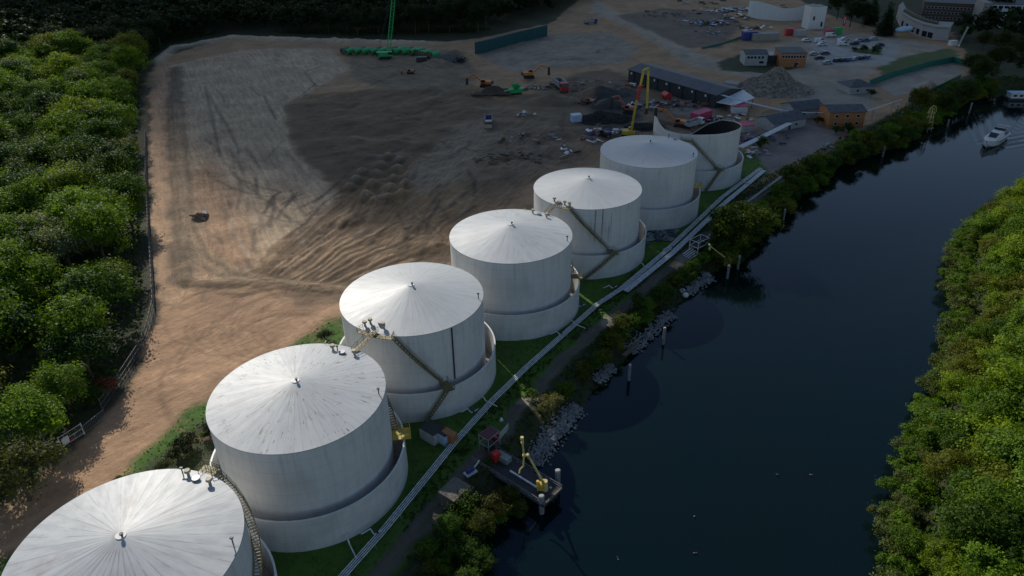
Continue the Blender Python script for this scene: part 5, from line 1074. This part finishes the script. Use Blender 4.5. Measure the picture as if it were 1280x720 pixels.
debris(700, 112, 10, (10, 2), (DARKM,), 'broken dark slabs below the tipper truck', 17)
debris(670, 110, 12, (6, 1.6), (DARKM, GREYM), 'grey girders lying between the crusher and the tipper truck', 18)
debris(640, 200, 22, (9, 4), (BRN, DARKM), 'rows of dark planks on the soil above the fourth tank', 19, 1.3)
debris(250, 268, 4, (1.6, .8), (STONE,), 'white block at the tip of the small dirt heap in the pit', 20, 1.)
heap(249, 272, 3.5, 4, 1.8, pm('pit spoil', (.22, .15, .1), .9), 'dirt_heap', 'small dirt heap in the sunlit corner of the sand pit', 60, .3, 8)
debris(878, 188, 5, (1, 1), (WHITE,), 'white pipe piece beside the raised pipes', 21)
debris(940, 192, 8, (2.5, 2), (WHITE, GREYM), 'pale rubble at the foot of the demolished tank', 22)
debris(815, 132, 26, (9, 3), (DARKM, RUST, GREYM), 'dark scrap between the hall and the yellow boom', 31)
debris(890, 170, 18, (6, 3), (DARKM, BRN, GREYM), 'dark junk behind the rim of the demolished tank', 32)
debris(720, 105, 16, (10, 3), (RUST, GREYM), 'grey and rusty scrap beside the tipper truck cab', 33, .8)
debris(665, 175, 16, (9, 4), (BRN, GREYM), 'broken boards scattered on the soil left of the sixth tank', 34, .8)
debris(930, 22, 20, (8, 5), (DARKM, RUST, WHITE), 'dense wreckage at the left foot of the curved ruin', 35, 1.2)
debris(840, 20, 14, (12, 5), (RUST, BRN), 'sparse rusty bars on the brown ground near the top edge', 36, 1.1)
# bags in the water edge
for i, (px, py) in enumerate([(851, 358), (853, 364), (857, 369)]):
    p = G(px, py, -2.3); m = MB(); n = 10
    vs = [(math.cos(2*math.pi*j/n)*math.sin(math.pi*k/7)*(.9+.1*math.sin(j*2)), math.sin(2*math.pi*j/n)*math.sin(math.pi*k/7)*.75, -math.cos(math.pi*k/7)*.8) for k in range(8) for j in range(n)]
    m.add(vs, [(k*n+j, k*n+(j+1) % n, (k+1)*n+(j+1) % n, (k+1)*n+j) for k in range(7) for j in range(n)]); o = m.build('boulder', WHITE, smooth=True); o.location = p; tag(o, ['white boulder furthest from the water of the trio by the riprap', 'white boulder in the middle of the trio by the riprap', 'white boulder lowest of the trio at the waterline'][i], 'boulder')
# ------------------------------------------------------------------ pilings
def pile(px, py, pxb, pyb, label, r=.42, mat=PILE, cap=True):
    b_ = G(pxb, pyb, WZ); 
    # height from the top pixel
    lo, hi = 0., 15.
    for _ in range(30):
        mid = (lo+hi)/2; v = PJ(np.array([b_.x]), np.array([b_.y]), np.array([WZ+mid]))[1][0]
        if v > py: lo = mid
        else: hi = mid
    t = thing('mooring_pile', label, 'mooring pile', (b_.x, b_.y, WZ)); MB().cyl((0, 0, -3), (0, 0, lo), r, n=16).build('shaft', mat, t); MB().cyl((0, 0, lo), (0, 0, lo+.18), r*1.05, r*.7, 16).build('cap', PILE, t)
for a in [(829, 410, 829, 430, 'grey mooring pile off the riprap between the shadow patches'), (786, 456, 786, 475, 'grey mooring pile standing in the dark shadow patch nearest the jetty'), (677, 620, 677, 641, 'thick mooring pile at the near corner of the jetty'), (697, 588, 697, 609, 'thick mooring pile at the far corner of the jetty'), (688, 610, 688, 622, 'short pile under the jetty end'), (909, 332, 909, 348, 'white topped pile beside the smaller yellow arm'), (922, 320, 922, 336, 'dark pile just right of the white topped one'), (979, 262, 979, 275, 'pale pile standing before the bank bushes'), (1103, 183, 1103, 196, 'thin pile against the bank left of the yellow mast'), (1213, 129, 1211, 142, 'pale pile near the moving motorboat'), (1016, 230, 1016, 238, 'short pale pile by the bank below the grey yard'), (1184, 150, 1184, 158, 'short pile just right of the yellow mast')]:
    pile(*a, r=.5 if a[0] in (677, 697) else .35, mat=pm('old pile steel', (.24, .245, .26), .7))
# yellow masts
def mast(px, py, h_, label):
    p = G(px, py, -1); t = thing('mooring_mast', label, 'mast', p, .4); m = MB()
    for x, y in ((-1.2, -1.2), (1.2, -1.2), (1.2, 1.2), (-1.2, 1.2)): m.cyl((x, y, -2), (x*.4, y*.4, h_), .13, n=6)
    for z_ in (2, 4, 6): m.tube([Vector((x, y, z_)) for x, y in ((-1, -1), (1, -1), (1, 1), (-1, 1), (-1, -1))], .08, 5)
    m.build('frame', PYEL, t); m = MB(); m.tube([Vector(q) for q in ((-2.5, 0, h_-2), (-1.8, 0, h_), (0, 0, h_+1), (1.8, 0, h_), (2.5, 0, h_-2))], .13, 6); m.build('arm', PYEL, t); MB().box((0, 0, -.5), (3.4, 3.4, .3)).build('deck', CONC, t)
mast(1160, 158, 8, 'pale yellow loading mast on the bank near the canal bend')
# lamps along
for (px, py, lab) in [(1126, 150, 'white post beside the pipe end near the round tree'), (1121, 140, 'grey post at the end of the thin white pipe'), (889, 281, 'short white post beside the dirt track left of the round bush')]:
    p = G(px, py); t = thing('post', lab, 'post', p); MB().cyl((0, 0, 0), (0, 0, 3.2), .2).build('shaft', GREYM, t); MB().box((0, 0, 3.4), (.7, .5, .5)).build('head', WHITE, t)
# ------------------------------------------------------------------ jetty
JZ = -.6; pA, pB = G(618, 575, JZ), G(688, 618, JZ); d = pB-pA; rz = math.atan2(d.y, d.x); L = d.length; t = thing('jetty', 'dark decked jetty with railings reaching from the bank into the canal', 'jetty', (pA.x, pA.y, 0), rz)
Wd = 5.4
MB().box((L/2-1, Wd/2-3.2, JZ), (L+4, Wd, .35)).build('deck', pm('dark planks', (.04, .043, .05), .8), t)
for s in (-3.2+.1, Wd-3.2-.1): m = MB(); arail(m, [Vector((-3+(L+4)*u/10, s, JZ+.2)) for u in range(11)], 1.1); m.build('railing', GREYM, t)
m = MB(); m.bar((L+.9, -3.1, JZ+.5), (L+.9, Wd-3.3, JZ+.5), .35, .35); m.build('fender_beam', WOOD, t)
m = MB(); m.bar((4.5, -.6, JZ+.45), (L-2.5, -.6, JZ+.45), .3, .3); m.build('pipe', PIPEM, t)
for x in (1, L*.35, L*.7, L): 
    for y in (-2.6, 1.7): MB().cyl((x, y, -6), (x, y, JZ-.1), .28).build('pile', DARKM, t)
MB().box((1.5, .9, JZ+.9), (3., 1.5, 1.2)).build('cabinet', pm('pale green box', (.25, .3, .28)), t)
# loading arm
def loading_arm(base, pts, label, r=.16, mat=PYEL, rot=0):
    t = thing('loading_arm', label, 'loading arm', base); q = [Vector(p_)-base for p_ in pts]
    MB().cyl((0, 0, -.1), (0, 0, 2.2), .62, .5, 14).build('pedestal', mat, t)
    m = MB(); m.cyl(q[0], q[1], r*1.9, r*1.1, 10); m.build('inner_arm', mat, t); m = MB(); m.tube(q[1:-1], r, 8); 
    for p_ in q[1:-1]: m.cyl(p_-Vector((0, .3, 0)), p_+Vector((0, .3, 0)), r*1.7, n=10)
    m.build('outer_arm', mat, t); m = MB(); m.cyl(q[-2], q[-1], r*1.3, n=8); m.cyl(q[-1]-Vector((0, 0, .3)), q[-1]+Vector((0, 0, .3)), r*2, n=10); m.build('coupling', mat, t)
    m = MB(); m.box((-.9, -.2, 1.1), (1.1, 1., 1.4)); m.cyl((-1.3, -.2, 1.4), (-1.3, -.2, 2.4), .3); m.cyl((-.4, -.5, 1.8), (-.4, -.5, 3.), .22); m.build('counterweight', YEL, t)
    return t
base = G(681, 612, JZ+.2); dy = base.y
def vpt(px, py, y):    # point on the vertical plane at depth y
    a, b_ = px-640, py-360; u = cr*a+sr*b_; v = -sr*a+cr*b_; dd_ = RX*(u/FPX)-UP*(v/FPX)+FW; k_ = y/dd_.y; return Vector((dd_.x*k_, y, HC+dd_.z*k_))
loading_arm(base, [vpt(681, 606, dy), vpt(660, 569, dy+1), vpt(655, 569, dy+1), vpt(653, 553, dy+1), vpt(652.5, 548, dy+1)], 'large pale yellow loading arm folded over the jetty')
t = thing('hanging_hose', 'yellow drop pipe hanging from the loading arm elbow', 'pipe', base); q_ = [vpt(655, 569, dy+1)-base, vpt(654, 583, dy+.5)-base, vpt(650, 587, dy+.5)-base, vpt(649, 592, dy)-base]; MB().tube(q_, .15, 8).build('hose', PYEL, t)
b2 = G(911, 332, -1.5); y2 = b2.y
loading_arm(b2, [b2+Vector((0, 0, 1.5)), vpt(904, 320, y2), vpt(888, 308, y2), vpt(887, 306, y2), vpt(887, 311, y2)], 'smaller pale yellow loading arm below the round bush', .15)
# gantries
def frame(px, py, rz, d, mat, label, roofm=None):
    p = G(px, py); p.z = hz(p); t = thing('gantry', label, 'gantry', p, rz); x, y, z_ = d; m = MB()
    for i in (-1, 1):
        for j in (-1, 1): m.cyl((i*x/2, j*y/2, -.3), (i*x/2, j*y/2, z_), .11, n=6)
    for zz in (z_, z_*.5):
        m.tube([Vector((i*x/2, j*y/2, zz)) for i, j in ((-1, -1), (1, -1), (1, 1), (-1, 1), (-1, -1))], .1, 5)
    m.build('frame', mat, t)
    if roofm: MB().box((0, 0, z_+.1), (x*.95, y*.95, .16)).build('roof', roofm, t)
    m = MB(); m.box((0, 0, .6), (x*.5, y*.5, 1.2)); m.build('pump', DARKM, t); return t
frame(612, 560, R(50), (3.2, 2.4, 3.8), GREYM, 'grey steel gantry with dull red roof beside the track', pm('dull red', (.12, .035, .045)))
frame(873, 312, R(40), (5, 3, 3.6), WHITE, 'white pipe frame beside the track near the smaller yellow arm')
frame(878, 303, R(40), (4, 2.5, 1.6), RUST, 'low rusty frame left of the smaller yellow arm')
container('cabinet', 620, 548, R(40), (1.5, 1.4, 1.3), RED, 'red box beside the grey gantry nearest the track', 'cabinet', None, False)
container('cabinet', 620, 574, R(40), (1.6, 1.3, 1.7), RED, 'red cabinet at the landward end of the jetty', 'cabinet', None, False)
t = thing('notice_board', 'pale green board standing beside the jetty gantry', 'board', G(630, 548), R(60)); MB().box((0, 0, 1.8), (3.6, .12, 1.5)).build('panel', pm('pale green board', (.35, .45, .38)), t); m = MB(); [m.cyl((x, 0, -.2), (x, 0, 1.8), .07, n=6) for x in (-1.2, 1.2)]; m.build('leg', GREYM, t)
t = thing('lamp', 'white lamp globe on a short post beside the track', 'lamp', G(627, 532)); MB().cyl((0, 0, 0), (0, 0, 1.4), .06).build('post', GREYM, t); MB().cyl((0, 0, 1.4), (0, 0, 1.9), .4, .25).build('shade', WHITE, t)
t = thing('pump_set', 'white and blue pump set on the track edge above the concrete hut', 'pump', G(588, 592), R(40)); MB().box((0, 0, .3), (2.4, 1.4, .3)).build('base', WHITE, t); MB().cyl((-.8, 0, .9), (.8, 0, .9), .45).build('motor', BLUE, t); MB().tube([Vector((.8, 0, .9)), Vector((1.6, 0, 1.4)), Vector((2.6, .6, 1.2))], .15).build('pipe', WHITE, t)
t = thing('pipe_rack', 'tangle of grey pipes lying beside the track near the manifold', 'pipes', G(862, 320), R(40)); m = MB()
for i in range(5): m.cyl((-2.5+i*.3, -1.6+i*.8, .3), (2.5, -1.4+i*.7, .5+.2*i), .13)
m.build('pipe', PIPEM, t)
# footbridge-like gangway at bank
t = thing('gangway', 'grey plank gangway against the bank above the dark water', 'gangway', G(788, 437, -1.5), R(50)); MB().box((0, 0, 0), (6, 1.1, .15)).build('deck', WOOD, t)
# ------------------------------------------------------------------ boats
t = thing('motorboat', 'white cabin motorboat under way on the canal', 'motorboat', (BO.x, BO.y, WZ+.05), bdir); t.scale = (1.95, 1.95, 1.95)
secs = [(-5.2, 1.45, .1, 1.15), (-2, 1.65, -.1, 1.2), (1.5, 1.6, -.1, 1.35), (3.8, 1.05, 0, 1.5), (5.2, .35, .5, 1.65), (5.8, .05, 1.2, 1.75)]; vs = []; m = MB()
for x, w_, zk, zd in secs: vs += [(x, -w_, zd), (x, -w_*.85, zk+.25), (x, 0, zk-.25), (x, w_*.85, zk+.25), (x, w_, zd)]
fs = [(k*5+i, k*5+i+1, (k+1)*5+i+1, (k+1)*5+i) for k in range(5) for i in range(4)]+[(0, 1, 2, 3, 4)]+[(k*5, (k+1)*5, (k+1)*5+4, k*5+4) for k in range(5)]
m.add(vs, fs); m.build('hull', WHITE, t)
m = MB(); m.add([(-1.6, -1.2, 1.3), (3.2, -.8, 1.4), (3.2, .8, 1.4), (-1.6, 1.2, 1.3), (-1.3, -1.05, 2.3), (1.2, -.8, 2.3), (1.2, .8, 2.3), (-1.3, 1.05, 2.3)], [(0, 1, 5, 4), (1, 2, 6, 5), (2, 3, 7, 6), (3, 0, 4, 7), (4, 5, 6, 7)]); m.build('cabin', WHITE, t)
m = MB(); m.add([(1.25, -.8, 2.28), (2.6, -.7, 1.72), (2.6, .7, 1.72), (1.25, .8, 2.28), (1.28, -.8, 2.36), (2.66, -.7, 1.8), (2.66, .7, 1.8), (1.28, .8, 2.36)], [(0, 1, 2, 3), (4, 5, 6, 7), (0, 1, 5, 4), (2, 3, 7, 6), (1, 2, 6, 5)]); m.build('windscreen', GLASS, t)
MB().box((-3.2, 0, 1.32), (2.8, 2.3, .1)).build('cockpit', DARKM, t); m = MB(); m.tube([Vector((-4.6, -1.2, 1.2)), Vector((-4.2, -1.1, 2.6)), Vector((-4.2, 1.1, 2.6)), Vector((-4.6, 1.2, 1.2))], .09, 6); m.build('arch', WHITE, t); m = MB(); m.box((-1.9, 0, 2.5), (.9, 1.9, .5)); m.build('bridge', GLASS, t)
MB().box((0, 1.63, .95), (5, .06, .16)).build('stripe', BLUE, t)
p = G(1276, 124, WZ); t = thing('houseboat', 'white flat roofed houseboat cut by the right edge', 'houseboat', p, -.1); MB().box((0, 0, .4), (14, 5, 1.2)).build('hull', DARKM, t); MB().box((0, 0, 2.1), (12, 4.4, 2.2)).build('cabin', WHITE, t); MB().box((0, 0, 3.3), (12.8, 5, .2)).build('roof', LBLUE, t)
for i in range(4): MB().box((-4.2+i*2.8, -2.22, 2.2), (1.6, .1, 1)).build('window', GLASS, t)
for i, (px, py) in enumerate([(972, 594), (1013, 594), (868, 646), (773, 700), (868, 692)]):
    p = G(px, py, WZ); m = MB(); m.add([(-.28, 0, .1), (-.12, .13, .12), (.16, .12, .12), (.26, 0, .12), (.16, -.12, .12), (-.12, -.13, .12), (0, 0, .26), (0, 0, -.02)], [(0, 1, 6), (1, 2, 6), (2, 3, 6), (3, 4, 6), (4, 5, 6), (5, 0, 6), (1, 0, 7), (2, 1, 7), (3, 2, 7), (4, 3, 7), (5, 4, 7), (0, 5, 7)]); m.cyl((.2, 0, .15), (.3, 0, .4), .06, .05, 6); m.cyl((.26, 0, .4), (.46, 0, .38), .06, .02, 6)
    o = m.build('duck', pm('duck plumage', (.2, .18, .15)), smooth=True); o.location = p; o.rotation_euler[2] = rnd.uniform(0, 6); tag(o, 'small duck swimming on the open dark water', 'duck', 'ducks on the canal')
print('TREES', NT[0], 'far', len(allfar))
